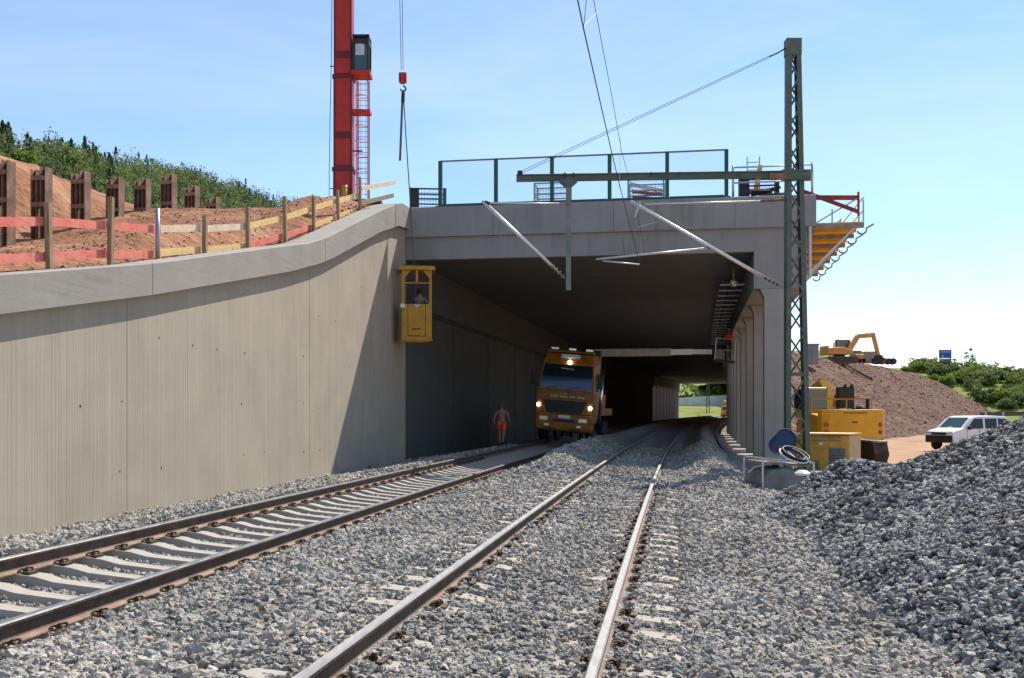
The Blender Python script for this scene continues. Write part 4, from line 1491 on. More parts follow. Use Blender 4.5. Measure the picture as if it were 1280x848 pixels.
MB().box(at(995, 219, 31.45), (.85, .2, .30)).build('beam_bracket', 'mast_green', ms)
MB().box(at(972, 221, 31.40), (.5, .14, .2)).build('beam_clamp', 'pile_steel', ms)
q = at(650, 217, 32.2)
MB().box(q, (.16, .2, .14)).build('stay_anchor', 'dark_metal', ms)
for d0, d1 in ((-1.5, -2), (1.5, 2)):
    MB().tube(at(652, 215.5 + d0, 32.2), at(963, 70.5 + d1 * .5, 31.7), .008, 4).build('stay_wire', 'wire_dark', ms)
MB().path([at(962, 71, 31.7), at(972, 66.5, 31.7), at(982, 60.5, 31.7)], .022, 6).build('turnbuckle', 'dark_metal', ms)
dpx = at(710.5, 0, 32.0).x
MB().box((dpx, 32.02, (at(0, 224, 32).z + at(0, 363, 32).z) / 2), (.15, .15, at(0, 224, 32).z - at(0, 363, 32).z)).build('drop_post', 'post_grey', ms)
MB().prism([(-.28, 0), (.28, 0), (.28, -.06), (.10, -.22), (-.10, -.22), (-.28, -.06)], lambda a, z_, d: (dpx + a, d, at(0, 224, 32).z + z_ - .02), 31.9, 32.14).build('gusset', 'mast_green', ms)
for px in (706, 717):
    MB().tube(at(px, 221, 32), at(px, 216, 32), .03, 6).build('bolt', 'dark_metal', ms)
for px in (814, 850):
    MB().tube(at(px, 221, 31.8), at(px, 215, 31.8), .02, 6).build('bolt', 'dark_metal', ms)

# cantilever arms that carry the wires
ca1 = thing('cantilever_arm', 'aluminium cantilever arm hanging left of the drop post', 'cantilever arm', at(708, 345, 31.85), world=True, group='overhead line cantilever arms')
DA = 31.85
MB().tube(at(603, 251.5, DA), at(689, 332, DA), .055, 10).build('main_tube', 'alu_tube', ca1, smooth=True)
MB().tube(at(689, 332, DA), at(705.5, 348, DA), .035, 10, r2=.025).build('insulator', 'dusty_steel', ca1, smooth=True)
for f in (.1, .35, .6, .85):
    p = at(689, 332, DA).lerp(at(705.5, 348, DA), f)
    d_ = (at(705.5, 348, DA) - at(689, 332, DA)).normalized()
    MB().tube(p - d_ * .012, p + d_ * .012, .075, 12).build('insulator_shed', 'dusty_steel', ca1, smooth=True)
MB().tube(at(608, 254, DA), at(700, 254.5, DA), .024, 8).build('top_tube', 'alu_tube', ca1, smooth=True)
MB().tube(at(700, 254.5, DA), at(711, 254, DA), .04, 8).build('top_insulator', 'dusty_steel', ca1, smooth=True)
MB().tube(at(606, 252, DA), at(612, 254.5, DA), .05, 8).build('clamp', 'dark_metal', ca1)
MB().path([at(625, 279, DA), at(623.5, 292, DA), at(627, 298, DA)], .012, 5).build('dropper_stub', 'rope_grey', ca1)
ca2 = thing('cantilever_arm', 'long aluminium cantilever arm reaching left from the lattice mast', 'cantilever arm', at(978, 359, 31.6), world=True, group='overhead line cantilever arms')
DB = 31.75
MB().tube(at(788, 252, DB), at(955, 347, DB), .055, 10).build('main_tube', 'alu_tube', ca2, smooth=True)
MB().tube(at(955, 347, DB), at(979, 359, 31.6), .033, 10, r2=.025).build('insulator', 'dusty_steel', ca2, smooth=True)
for f in (.1, .3, .5, .7):
    p = at(955, 347, DB).lerp(at(979, 359, 31.6), f)
    d_ = (at(979, 359, 31.6) - at(955, 347, DB)).normalized()
    MB().tube(p - d_ * .012, p + d_ * .012, .075, 12).build('insulator_shed', 'dark_metal', ca2, smooth=True)
MB().tube(at(806, 255.5, DB), at(951, 251.5, DB), .026, 8).build('top_tube', 'alu_tube', ca2, smooth=True)
MB().tube(at(951, 251.5, DB), at(985, 249.5, 31.6), .042, 8).build('top_insulator', 'pile_steel', ca2, smooth=True)
MB().path([at(799, 253, DB), at(797, 262, DB), at(793, 272.5, DB)], .04, 8).build('wire_clamp', 'galvanised', ca2, smooth=True)
MB().tube(at(745, 324.5, DB), at(884, 310.5, DB), .034, 8).build('registration_tube', 'galvanised', ca2, smooth=True)
MB().tube(at(753, 326.5, DB), at(800, 331, DB), .022, 8).build('steady_arm', 'galvanised', ca2, smooth=True)
MB().tube(at(884, 310.5, DB), at(888, 308, DB), .03, 8).build('joint', 'dark_metal', ca2)
MB().tube(at(797, 284, DB), at(824, 277, DB), .012, 5).build('brace_wire', 'galvanised', ca2)
MB().tube(at(798, 256, DB), at(799, 325, DB), .006, 4).build('dropper', 'rope_grey', ca2)
MB().tube(at(778, 297, DB), at(781, 321, DB), .01, 4).build('dropper', 'rope_grey', ca2)

cw = thing('overhead_wire', 'dark contact wire sloping down over the middle track into the portal', 'wire', at(800, 330, 32), world=True, group='overhead wires')
pts = [P(-8, .15, 6.06), at(722, 0, 11.4), at(729, 34, 12.2), at(743, 96, 14.0), at(763.7, 187, 17.9), at(776, 238, 21.3), at(800, 331, 31.75), at(812, 366, 40.0), P(70, .1, 6.0), P(120, 0, 6.0)]
MB().path(pts, .0085, 5).build('contact_wire', 'wire_dark', cw)
mw = thing('overhead_wire', 'thin messenger wire running from the sky to the cantilever clamp', 'wire', at(795, 253, 32), world=True, group='overhead wires')
pts = [P(2, .1, 9.2), at(742, 0, 17.2), at(749, 37, 18.3), at(764.5, 119, 21.3), at(777, 189.6, 24.7), at(795, 254, 31.7), at(806, 318, 37.4), P(60, 0, 6.75)]
MB().path(pts, .0065, 5).build('messenger_wire', 'wire_dark', mw)
MB().path([at(748, 15, 17.7), at(738, 24, 15), at(729, 34, 12.25)], .004, 4).build('dropper', 'wire_dark', mw)
MB().path([at(733, 0, 11.8), at(731, 20, 12), at(729.5, 34, 12.25)], .004, 4).build('dropper', 'wire_dark', mw)
MB().path([at(776, 170, 23.9), at(774, 235, 21.3)], .004, 4).build('dropper', 'wire_dark', mw)

# cable tray under the ceiling beside the piers
ct = thing('cable_tray', 'hanging cable tray with crossbars under the right ceiling edge', 'cable tray', P(52, 3.3, 6.8), world=True)
for l in (3.05, 3.6):
    along(MB(), [(l - .03, 6.78), (l + .03, 6.78), (l + .03, 6.88), (l - .03, 6.88)], S0 + 5.5, S0 + 60).build('side_rail', 'dark_metal', ct)
for i in range(20):
    s = S0 + 6 + 2.1 * i
    MB().bar(P(s, 2.85, 6.72), P(s, 3.82, 6.72), .06, .06).build('crossbar', 'galvanised', ct)
    MB().tube(P(s, 3.3, 6.75), P(s, 3.3, 7.19), .02, 5).build('hanger', 'dark_metal', ct)
lp = thing('ceiling_lamp', 'round lamp fitting under the portal ceiling at right', 'lamp', P(S0 + 3.5, 3.3, 6.9), world=True)
MB().tube(P(S0 + 3.5, 3.3, 6.6), P(S0 + 3.5, 3.3, 7.19), .05, 8).build('stem', 'dusty_steel', lp, smooth=True)
MB().lathe([(0, -.16), (.12, -.12), (.17, 0), (.12, .1), (.05, .14)], P(S0 + 3.5, 3.3, 6.5), 14).build('globe', 'lamp_glass', lp, smooth=True)

# ------------------------------------------------------------------ orange truck with swung-out work platform
TS, TL = 46.2, -4.02
tp = P(TS, TL, .07)
tr = thing('truck', 'orange road-rail truck driving out of the gallery with lamps lit', 'truck', tp, -heading(TS) - .02, roll=ROLL * .92)
HW = 1.29


def tsec(y, prof):                       # prof: half-width by height
    return [(-w_, y, z_) for w_, z_ in prof] + [(w_, y, z_) for w_, z_ in reversed(prof)]


cabp0 = [(1.22, .95), (HW, 1.2), (HW, 2.35), (1.22, 3.0), (1.15, 3.55), (1.02, 3.72)]
cabp1 = [(1.24, .95), (HW, 1.2), (HW, 2.35), (1.26, 3.0), (1.22, 3.6), (1.1, 4.05)]
b = MB()
b.sweep([tsec(.0, [(1.2, .95), (1.26, 1.2), (1.26, 2.28), (1.25, 2.3), (1.24, 2.32), (1.2, 2.34)]), tsec(.04, [(1.24, .95), (HW, 1.2), (HW, 2.3), (1.27, 2.34), (1.26, 2.37), (1.24, 2.4)]),
         tsec(.30, [(1.24, .95), (HW, 1.2), (HW, 2.35), (1.22, 2.9), (1.16, 3.5), (1.12, 3.6)]), tsec(.55, [(1.24, .95), (HW, 1.2), (HW, 2.35), (1.24, 3.0), (1.18, 3.6), (1.02, 4.02)]), tsec(1.2, cabp1), tsec(2.15, cabp1)])
b.build('cab', 'truck_orange', tr)
b = MB()
b.prism([(-1.16, 2.40), (1.16, 2.40), (1.06, 3.50), (-1.06, 3.50)], lambda a, z_, d: (a, .045 + (z_ - 2.4) * .235 + d, z_), -.025, .0)
b.build('windscreen', 'windscreen', tr)
b = MB()
b.prism([(-1.13, 2.98), (1.13, 2.98), (1.07, 3.52), (-1.07, 3.52)], lambda a, z_, d: (a, .045 + (z_ - 2.4) * .235 + d, z_), -.06, -.03)
b.build('sun_visor', 'screen_dark', tr)
b = MB()
for i in range(11):
    b.box((-.30 + i * .055, .12, 3.36 - .004 * i), (.035, .01, .05))
b.build('visor_lettering', 'letter_pale', tr)
MB().box((.05, .06, 2.52), (.3, .012, .16), (-.2, 0, 0)).build('dashboard_card', 'sign_pale', tr)
b = MB()
b.prism([(-1.02, 1.92), (1.0, 1.92), (.78, 1.36), (-.78, 1.36)], lambda a, z_, d: (a, d, z_), -.02, .01)
gr_ = b.build('grille', 'truck_black', tr)
for i in range(4):
    MB().bar((-.92 + .05 * i, -.028, 1.83 - .13 * i), (.9 - .05 * i, -.028, 1.83 - .13 * i), .016, .028).build('slat', 'dark_metal', gr_)
b = MB()
for i, ch in enumerate('xxxx xxxx xxx xxxx'):
    if ch != ' ':
        b.box((-.62 + i * .085, -.008, 2.09), (.05, .012, .085))
b.build('front_lettering', 'letter_pale', tr)
b = MB()
b.sweep([tsec(-.10, [(1.12, .62), (1.2, .72), (1.2, 1.22), (1.16, 1.30)]), tsec(-.02, [(1.22, .56), (1.29, .66), (1.29, 1.26), (1.26, 1.33)]), tsec(.5, [(1.24, .56), (1.3, .66), (1.3, 1.26), (1.28, 1.30)])])
b.build('bumper', 'truck_orange', tr)
MB().box((.05, -.11, 1.02), (.95, .03, .12)).build('bumper_intake', 'truck_black', tr)
for x0_, x1_ in ((-.9, -.15), (.0, .8)):
    MB().tube((x0_, .005, 2.42), (x1_, .09, 2.62), .014, 5).build('wiper', 'truck_black', tr)
for z_ in (1.335, 2.0, 2.30):
    MB().box((0, -.004 if z_ > 1.4 else -.03, z_), (2.46, .014, .014)).build('panel_seam', 'truck_black', tr)
for sx in (-1, 1):
    MB().box((sx * 1.12, -.012, 1.62), (.26, .03, .56)).build('corner_panel', 'truck_orange', tr, bevel=.02)
    MB().box((sx * 1.27, .55, .98), (.1, .7, .08)).build('step', 'truck_black', tr)
    MB().box((sx * .55, -.125, .66), (.5, .03, .05)).build('bumper_lip', 'dark_metal', tr)
MB().box((.05, -.118, 1.20), (.55, .02, .13)).build('number_plate', 'plate_white', tr)
MB().box((.29, -.131, 1.20), (.07, .006, .11)).build('plate_badge', 'plate_yellow', tr)
for sx in (-1, 1):
    MB().box((sx * .88, -.10, 1.08), (.36, .04, .16)).build('headlamp', 'lamp_glass', tr)
    MB().box((sx * .72, -.10, .80), (.2, .04, .09)).build('fog_lamp', 'lamp_glass', tr)
    MB().lathe([(0, -.03), (.075, -.02), (.085, .03), (.07, .05)], (sx * 1.16, -.05, 1.66), 14, (R(90), 0, 0)).build('lit_lamp', 'lamp_lit', tr, smooth=True)
    mr_ = MB().box((sx * 1.5, .15, 2.85), (.24, .14, .62)).build('mirror', 'truck_black', tr, bevel=.03)
    MB().tube((sx * 1.26, .25, 3.2), (sx * 1.5, .15, 3.15), .02, 6).build('mirror_arm', 'truck_black', mr_)
    MB().box((sx * 1.285, .95, 2.78), (.02, .8, .75)).build('side_window', 'screen_dark', tr)
    MB().box((sx * 1.298, .95, 1.65), (.014, .95, 1.2)).build('door', 'truck_orange', tr)
MB().lathe([(0, -.03), (.085, -.02), (.095, .03), (.07, .06)], (.05, .24, 3.64), 14, (R(90), 0, 0)).build('lit_lamp', 'lamp_lit', tr, smooth=True)
MB().lathe([(0, -.02), (.03, -.015), (.035, .03)], (.0, -.02, 2.22), 10, (R(90), 0, 0)).build('marker_lamp', 'lamp_glass', tr, smooth=True)
MB().box((.05, .40, 3.90), (.86, .1, .17)).build('roof_sign', 'sign_pale', tr)
b = MB()
for i in range(6):
    b.box((-.1 + i * .06, .345, 3.90), (.03, .012, .06))
b.build('roof_lettering', 'letter_dark', tr)
MB().box((0, .95, 4.12), (2.1, .5, .1)).build('roof_spoiler', 'truck_orange', tr, bevel=.03)
for x in (-.75, .05, .82):
    MB().box((x, .75, 4.24), (.34 if x else .7, .2, .13)).build('beacon', 'lamp_glass', tr, bevel=.03)
for x in (1.22, 1.34):
    MB().tube((x, 2.35, .9), (x, 2.35, 3.5), .07, 10).build('stack_pipe', 'chrome', tr, smooth=True)
MB().box((0, 5.6, 1.05), (.9, 7.6, .3)).build('chassis', 'truck_black', tr)
MB().box((0, 6.4, 1.5), (2.45, 6.0, .35)).build('flatbed', 'truck_orange', tr)
MB().box((1.22, 4.5, 2.0), (.05, 1.8, .7)).build('side_locker', 'red_paint', tr)
for y, in ((1.25,), (5.9,), (7.3,)):
    for sx in (-1, 1):
        wh = MB().lathe([(.2, -.14), (.42, -.15), (.5, -.1), (.5, .1), (.42, .15), (.2, .14)], (sx * 1.08, y, .56), 22, (0, R(90), 0)).build('wheel', 'tyre', tr, smooth=True)
        MB().lathe([(0, .02 * sx), (.2, .05 * sx), (.3, .13 * sx)], (sx * 1.08, y, .56), 14, (0, R(90), 0)).build('rim', 'dusty_steel', wh, smooth=True)
for y in (.75, 3.2, 8.6):
    for sx in (-1, 1):
        MB().lathe([(.05, -.06), (.25, -.06), (.25, .04), (.29, .05), (.29, .08), (.05, .08)], (sx * .74, y, .26), 18, (0, R(90), 0)).build('rail_wheel', 'dark_metal', tr, smooth=True)
bpy.context.view_layer.update()
Ti = tr.matrix_world.inverted()
A_, B_, C_, D_ = at(742, 441.5, 50.5), at(837, 440.5, 51.6), at(864, 440, 51.9), at(889, 440, 52.1)
bm_ = MB().bar(Ti @ A_, Ti @ B_, .3, .37).build('boom', 'wagon_pale', tr)
MB().bar(Ti @ A_.lerp(B_, .38) + Vector((0, -.152, .05)), Ti @ A_.lerp(B_, .66) + Vector((0, -.152, .05)), .01, .05).build('boom_lettering', 'dark_metal', bm_)
MB().bar(Ti @ B_, Ti @ C_, .24, .28).build('boom', 'white_paint', tr)
MB().bar(Ti @ C_, Ti @ D_, .2, .24).build('boom', 'galvanised', tr)
MB().box(Ti @ at(741, 444, 50.5) + Vector((0, 0, -.6)), (.8, .8, 1.6)).build('turret', 'truck_black', tr)
pb = Ti @ at(905, 452, 52.3)
b = MB()
w2, h2 = .95, 1.12
for x in (-w2 / 2, w2 / 2):
    for y in (-.4, .4):
        b.tube(pb + Vector((x, y, 0)), pb + Vector((x, y, h2)), .028, 6)
for z_ in (.55, h2):
    for y in (-.4, .4):
        b.tube(pb + Vector((-w2 / 2, y, z_)), pb + Vector((w2 / 2, y, z_)), .024, 6)
    for x in (-w2 / 2, w2 / 2):
        b.tube(pb + Vector((x, -.4, z_)), pb + Vector((x, .4, z_)), .024, 6)
pl_ = b.build('platform_railing', 'galvanised', tr)
MB().box(pb, (1.05, .9, .08)).build('platform_floor', 'dark_metal', tr)
MB().box(pb + Vector((-.22, -.40, .32)), (.44, .02, .5)).build('platform_panel', 'dusty_steel', tr)
wpos = at(910, 452, 52.3)
person('person', 'worker in a red top standing on the raised platform', wpos + Vector((0, 0, .04)), math.pi * .9,
       dict(pelvis=(0, .05, .86), belly=(0, 0, 1.0), chest=(0, -.08, 1.2), neck=(0, -.14, 1.36), chin=(0, -.18, 1.42), skull=(0, -.2, 1.5), crown=(0, -.2, 1.57), nose=(0, -.3, 1.48), shL=(.19, -.1, 1.3), shR=(-.19, -.1, 1.3),
            elL=(.28, -.25, 1.1), wrL=(.2, -.42, 1.1), elR=(-.28, -.25, 1.1), wrR=(-.2, -.42, 1.12)), 'shirt_red', ('trouser_dark', True), 'hair_brown')


# ------------------------------------------------------------------ machines on the right
def excavator(label, loc, rotz, paint, sc_=1.0, boom=((1.2, 1.9), (2.6, 3.9), (5.4, 4.1), (6.0, 1.5)), bucket=True, detail=True):
    o = thing('excavator', label, 'excavator', loc, rotz)
    o.scale = (sc_,) * 3
    for sy in (-1, 1):
        t_ = MB()
        t_.prism([(-1.9, .35), (-1.65, .05), (1.65, .05), (1.9, .35), (1.65, .8), (-1.65, .8)], lambda a, z_, d: (a, d, z_), sy * 1.15 - .28, sy * 1.15 + .28)
        tk = t_.build('crawler', 'crawler_dust', o)
        g = MB()
        for x in np.arange(-1.6, 1.7, .24):
            g.box((x, sy * 1.15, .83), (.17, .6, .05)); g.box((x, sy * 1.15, .03), (.17, .6, .05))
        g.build('track_shoes', 'dusty_steel', tk)
    MB().lathe([(.6, .8), (.7, .95), (.6, 1.1)], (0, 0, 0), 16).build('turntable', 'dark_metal', o)
    b = MB()
    b.sweep([[(x, -hw, 1.08), (x, -hw, zt), (x, hw, zt), (x, hw, 1.08)] for x, hw, zt in ((-1.75, 1.25, 1.85), (-.4, 1.3, 1.95), (1.2, 1.3, 1.6))])
    b.build('house', paint, o, bevel=.06)
    cwt = MB()
    n_ = 9
    for i_ in range(n_ - 1):
        pass
    ring = [(-1.76 - .45 * math.cos(a) * 1.0, 1.28 * math.sin(a)) for a in np.linspace(-math.pi / 2, math.pi / 2, 9)]
    cwt.prism([(y, x) for x, y in [(-1.74, -1.28)] + ring + [(-1.74, 1.28)]], lambda y, x, d: (x, y, d), 1.02, 2.08)
    cw_ = cwt.build('counterweight', paint, o, bevel=.07)
    if detail:
        for y in (-1.02, 1.02):
            for z_ in (1.22, 1.5):
                MB().tube((-2.0, y, z_), (-2.06, y, z_), .085, 12).build('tail_lamp', 'lamp_red', cw_)
        g = MB()
        for i_ in range(9):
            g.box((-2.222, -.42 + i_ * .1, 1.95), (.012, .055, .05))
        g.build('lettering', 'letter_dark', cw_)
        MB().box((-2.222, 0, 1.6), (.012, .22, .05)).build('badge', 'letter_dark', cw_)
    MB().box((.75, .82, 2.35), (1.5, .95, 1.25)).build('cab', paint, o, bevel=.08)
    MB().box((.75, .82, 2.48), (1.52, .97, .78)).build('cab_glass', 'cab_glass', o)
    for y in (.36, 1.28):
        MB().box((.02, y, 2.4), (.08, .06, 1.2)).build('cab_pillar', paint, o)
    MB().tube((-1.0, -.9, 1.9), (-1.0, -.9, 2.5), .08, 8).build('exhaust', 'dark_metal', o)
    pts_ = [Vector((x, -.15, z_)) for x, z_ in boom]
    bo = MB()
    bo.bar(pts_[0], pts_[1], .4, .55); bo.bar(pts_[1], pts_[2], .38, .5)
    bo.build('boom', paint, o)
    MB().bar(pts_[2] + Vector((-.25, 0, .25)), pts_[3], .3, .42).build('stick', paint, o)
    MB().tube((1.3, -.15, 1.4), pts_[0].lerp(pts_[1], .75) + Vector((.25, 0, -.15)), .08, 8).build('boom_ram', 'galvanised', o)
    MB().tube(pts_[1].lerp(pts_[2], .45) + Vector((0, 0, .35)), pts_[2] + Vector((-.2, 0, .35)), .07, 8).build('stick_ram', 'galvanised', o)
    if bucket:
        e = pts_[3]
        MB().prism([(.25, .1), (.45, -.5), (.1, -1.0), (-.55, -.95), (-.35, -.55), (-.25, .1)], lambda a, z_, d: (e.x + a, d, e.z + z_), -.7, .4).build('bucket', 'dark_metal', o)
    return o


ex1 = excavator('yellow excavator seen from behind beside the lattice mast', (14.6, 46.8, -.75), R(90), 'excavator_yellow', 1.12, ((1.2, 1.9), (2.2, 3.1), (4.6, 2.6), (5.4, .8)))
for i in range(6):
    MB().path([(.6 + .1 * i, -.35 - .08 * i, 1.7), (.7, -.4 - .09 * i, 2.9 + .1 * (i % 3)), (1.6, -.4 - .08 * i, 2.6)], .05, 6).build('hose', 'hose_black', ex1)
MB().box((.9, -.62, 2.5), (.5, .6, 1.0)).build('hose_reel', 'hose_black', ex1)
for i in range(14):
    MB().box((random.uniform(-1.5, .6), random.uniform(-1.15, .2), 2.02 + random.uniform(0, .12)), (random.uniform(.1, .4), random.uniform(.1, .3), .14)).build('engine_fitting', random.choice(['dark_metal', 'dusty_steel', 'grey_metal']), ex1)
MB().tube((-.6, -1.2, 2.5), (-.6, 1.2, 2.5), .03, 6).build('hand_rail', 'basket_yellow', ex1)
for y in (-1.2, -.2, 1.2):
    MB().tube((-.6, y, 1.9), (-.6, y, 2.5), .03, 6).build('rail_post', 'basket_yellow', ex1)

gx = thing('generator_box', 'yellow machine box with its sunlit side coloured tan standing below the excavator', 'machine box', (12.35, 40.6, -.85), -.55)
b = MB()
b.box((0, 0, .72), (2.0, 1.8, 1.45))
b.build('housing', 'box_yellow', gx, bevel=.02)
MB().box((1.005, 0, .72), (.02, 1.76, 1.40)).build('side_panel', 'box_sunlit_side', gx)
MB().prism([(-.98, 1.47), (1.03, 1.47), (1.03, 1.52), (-.98, 1.52)], lambda a, z_, d: (a, d, z_), -.95, .95).build('lid', 'wood_yellow', gx)  # paler than the housing, sun on the top put into the colour
MB().box((.55, -.905, .58), (.62, .02, .8)).build('grille_panel', 'tank_grey', gx)
for i in range(7):
    MB().box((.55, -.92, .28 + i * .1), (.56, .015, .02)).build('louvre', 'dark_metal', gx)
MB().box((-.15, -.905, .62), (.55, .02, 1.1)).build('door', 'box_yellow', gx)
MB().box((-.25, -.92, .32), (.24, .02, .3)).build('hatch', 'tank_grey', gx)
MB().box((-.05, -.92, 1.12), (.12, .015, .1)).build('notice', 'white_paint', gx)
for z_ in (1.25, 1.38):
    MB().tube((-1.0, -.93, z_), (.7, -.93, z_), .02, 6).build('pipe', 'dusty_steel', gx)
MB().path([(-1.05, -.9, .1), (-1.05, -.92, .9), (-.95, -.93, 1.2), (-.6, -.93, 1.33)], .03, 6).build('pipe', 'dusty_steel', gx)

# tank with frame, blue barrel and cable coil in front of the mast
TD = 25.2
tq = at(972, 616, TD)
tk = thing('tank', 'dark grey round-topped steel tank with a tube frame on top', 'tank', (tq.x, TD, tq.z - .15), .12)
b = MB()
prof = [(-.56, 0), (-.56, .42), (-.50, .60), (-.34, .73), (0, .78), (.34, .73), (.50, .60), (.56, .42), (.56, 0)]
secs = []
for y, k_ in ((-.52, .86), (-.5, .95), (-.42, 1.0), (.75, 1.0), (.85, .9)):
    secs.append([(x * k_, y, .38 + (z_ - .38) * k_ if z_ > .38 else z_) for x, z_ in prof])
b.sweep(secs)
b.build('shell', 'tank_grey', tk, smooth=False)
for x in (-.56, .7):
    for y in (-.5, .8):
        MB().tube((x, y, .3), (x, y, .98 - .1 * (x > 0)), .025, 6).build('frame_post', 'galvanised', tk)
for y in (-.5, .8):
    MB().tube((-.58, y, .99), (.72, y, .89), .025, 6).build('frame_tube', 'galvanised', tk)
for x, z_ in ((-.56, .99), (.7, .89)):
    MB().tube((x, -.5, z_), (x, .8, z_), .025, 6).build('frame_tube', 'galvanised', tk)
MB().box((.05, .15, .86), (1.15, 1.1, .05), (0, .075, 0)).build('tray', 'dusty_steel', tk)
MB().lathe([(.09, 0), (.1, .05), (.06, .07)], (-.1, -.1, .76), 12).build('filler_cap', 'dark_metal', tk)
bb = thing('barrel', 'open blue plastic barrel tipped on top of the tank', 'barrel', at(977, 568, TD + .35), 0)
bb.scale = (.84,) * 3
b = MB()
rt = (R(66), R(20), 0)
b.lathe([(.25, -.36), (.285, -.30), (.29, 0), (.275, .02), (.29, .04), (.285, .33), (.295, .36)], (0, 0, .34), 22, rt, cap=False)
b.build('wall', 'barrel_blue', bb, smooth=True)
MB().lathe([(0, .335), (.28, .34)], (0, 0, .34), 22, rt, cap=False).build('recessed_lid', 'barrel_inside', bb)
MB().lathe([(0, -.355), (.25, -.36)], (0, 0, .34), 22, rt, cap=False).build('base', 'barrel_blue', bb)
MB().path([tuple(Vector((0, 0, .34)) + Euler(rt).to_matrix() @ Vector((.292 * math.cos(a), .292 * math.sin(a), .36))) for a in np.linspace(0, 2 * math.pi, 23)[:-1]], .014, 6, closed=True).build('rim', 'barrel_inside', bb, smooth=True)
cc = thing('cable_coil', 'coil of white and black hose lying on the tank frame', 'hose coil', at(992, 570, TD - .35), 0)
for i, (r1, mt, z_, dx) in enumerate(((.33, 'hose_white', 0, 0), (.30, 'hose_black', .03, .02), (.32, 'hose_black', -.03, .04), (.27, 'hose_black', .05, .0), (.26, 'barrel_blue', .02, -.02), (.31, 'hose_black', .06, .06))):
    pts = [(dx + r1 * math.cos(a), r1 * .8 * math.sin(a), z_ - .32 * r1 * math.cos(a) * .9 + .42 * r1 * math.sin(a)) for a in np.linspace(0, 2 * math.pi, 25)[:-1]]
    MB().path(pts, .02, 6, closed=True).build('hose_loop', mt, cc, smooth=True)
MB().path([(-.15, .2, .13), (.0, .0, -.02), (.14, -.22, -.18)], .018, 6).build('hose_tail', 'hose_white', cc, smooth=True)
ws = thing('white_sack', 'crumpled white sack lying on the gravel beside the tank', 'sack', at(1003, 593, TD - .9), .4)
MB().lathe([(0, -.04), (.17, -.02), (.19, .03), (.1, .09), (0, .10)], (0, 0, 0), 9).build('sack', 'white_paint', ws)
bt = thing('marker_stake', 'short pale marker stake standing in the gravel by the tank', 'stake', at(940.5, 608, TD + 1), 0)
MB().box((0, 0, .09), (.07, .05, .34)).build('stake', 'wood_bleached', bt)

# white van
vq = Vector((26.7, 61.0, -.72))
va = thing('van', 'white crew van parked behind the gravel heap', 'van', vq, R(180 + 28))
SPF = [(2.40, .42), (2.46, .6), (2.46, .82), (2.40, .98), (2.22, 1.08), (1.9, 1.16), (1.55, 1.24), (1.1, 1.59), (.78, 1.82), (.55, 1.90), (.2, 1.94), (-1.2, 1.95), (-2.15, 1.91), (-2.34, 1.82), (-2.42, 1.6), (-2.47, .9), (-2.42, .4)]
b = MB()
secs = []
for y, e_ in ((-.95, .10), (-.945, .05), (-.90, .018), (-.8, .004), (-.4, 0), (0, -.004), (.4, 0), (.8, .004), (.90, .018), (.945, .05), (.95, .10)):
    secs.append([(x * (1 - e_ * .35), y * (1 - .10 * max(0, z_ - 1.1)), 1.1 + (z_ - 1.1) * (1 - e_)) for x, z_ in SPF])
b.sweep(secs)
b.build('body', 'van_white', va, bevel=.04)
b = MB()
b.prism([(-.74, 1.27), (.74, 1.27), (.66, 1.84), (-.66, 1.84)], lambda y, z_, d: (1.55 - (z_ - 1.22) * 1.25 + d, y, z_), -.01, .025)
b.build('windscreen', 'cab_glass', va)
for sy in (-1, 1):
    yy = lambda z_: sy * (.955 * (1 - .10 * max(0, z_ - 1.1)))
    for poly in ([(1.25, 1.2), (.55, 1.78), (-.15, 1.78), (-.15, 1.2)], [(-.35, 1.2), (-.35, 1.78), (-1.35, 1.78), (-1.35, 1.2)], [(-1.5, 1.2), (-1.5, 1.78), (-2.25, 1.74), (-2.3, 1.2)]):
        MB().prism(poly, lambda x, z_, d: (x, yy(z_) + sy * d, z_), -.01, .012).build('side_window', 'van_glass', va)
    for x in (-1.5, 1.55):
        wh = MB().lathe([(.15, -.11), (.3, -.12), (.33, -.08), (.33, .08), (.3, .12), (.15, .11)], (x, sy * .85, .33), 20, (R(90), 0, 0)).build('wheel', 'tyre', va, smooth=True)
        MB().lathe([(0, .0), (.2, -.10 * sy)], (x, sy * .87, .33), 14, (R(90), 0, 0)).build('rim', 'galvanised', wh)
    MB().box((2.30, sy * .72, .93), (.22, .3, .2)).build('headlamp', 'lamp_glass', va)
    MB().box((1.15, sy * 1.06, 1.25), (.12, .2, .2)).build('wing_mirror', 'truck_black', va, bevel=.03)
    for x in (1.22, .2, -.95):
        MB().box((x, sy * .952, .80), (.014, .012, .72)).build('door_seam', 'truck_black', va)
    MB().box((.0, sy * .955, 1.06), (.2, .03, .035)).build('door_handle', 'truck_black', va)
    MB().box((0, sy * .955, .46), (2.3, .02, .10)).build('sill_trim', 'truck_black', va)
    for x in (-1.5, 1.55):
        MB().lathe([(.34, 0), (.41, .012), (.41, .02)], (x, sy * .935, .36), 22, (R(-90 * sy), 0, 0), cap=False).build('wheel_arch', 'truck_black', va)
MB().box((2.40, 0, .62), (.16, 1.86, .42)).build('bumper', 'truck_black', va, bevel=.04)
MB().box((2.42, 0, .93), (.1, 1.0, .16)).build('grille', 'truck_black', va)
gl = thing('crash_barrier', 'steel crash barrier crossing behind the van at the right edge', 'crash barrier', (37, 74, -.75), world=True)
MB().bar(at(1225, 518.5, 76), at(1310, 516.5, 70), .06, .30).build('beam', 'mast_green', gl)
for px in (1232, 1254, 1276, 1298):
    MB().box(at(px, 522, 73.5), (.1, .1, .8)).build('post', 'galvanised', gl)

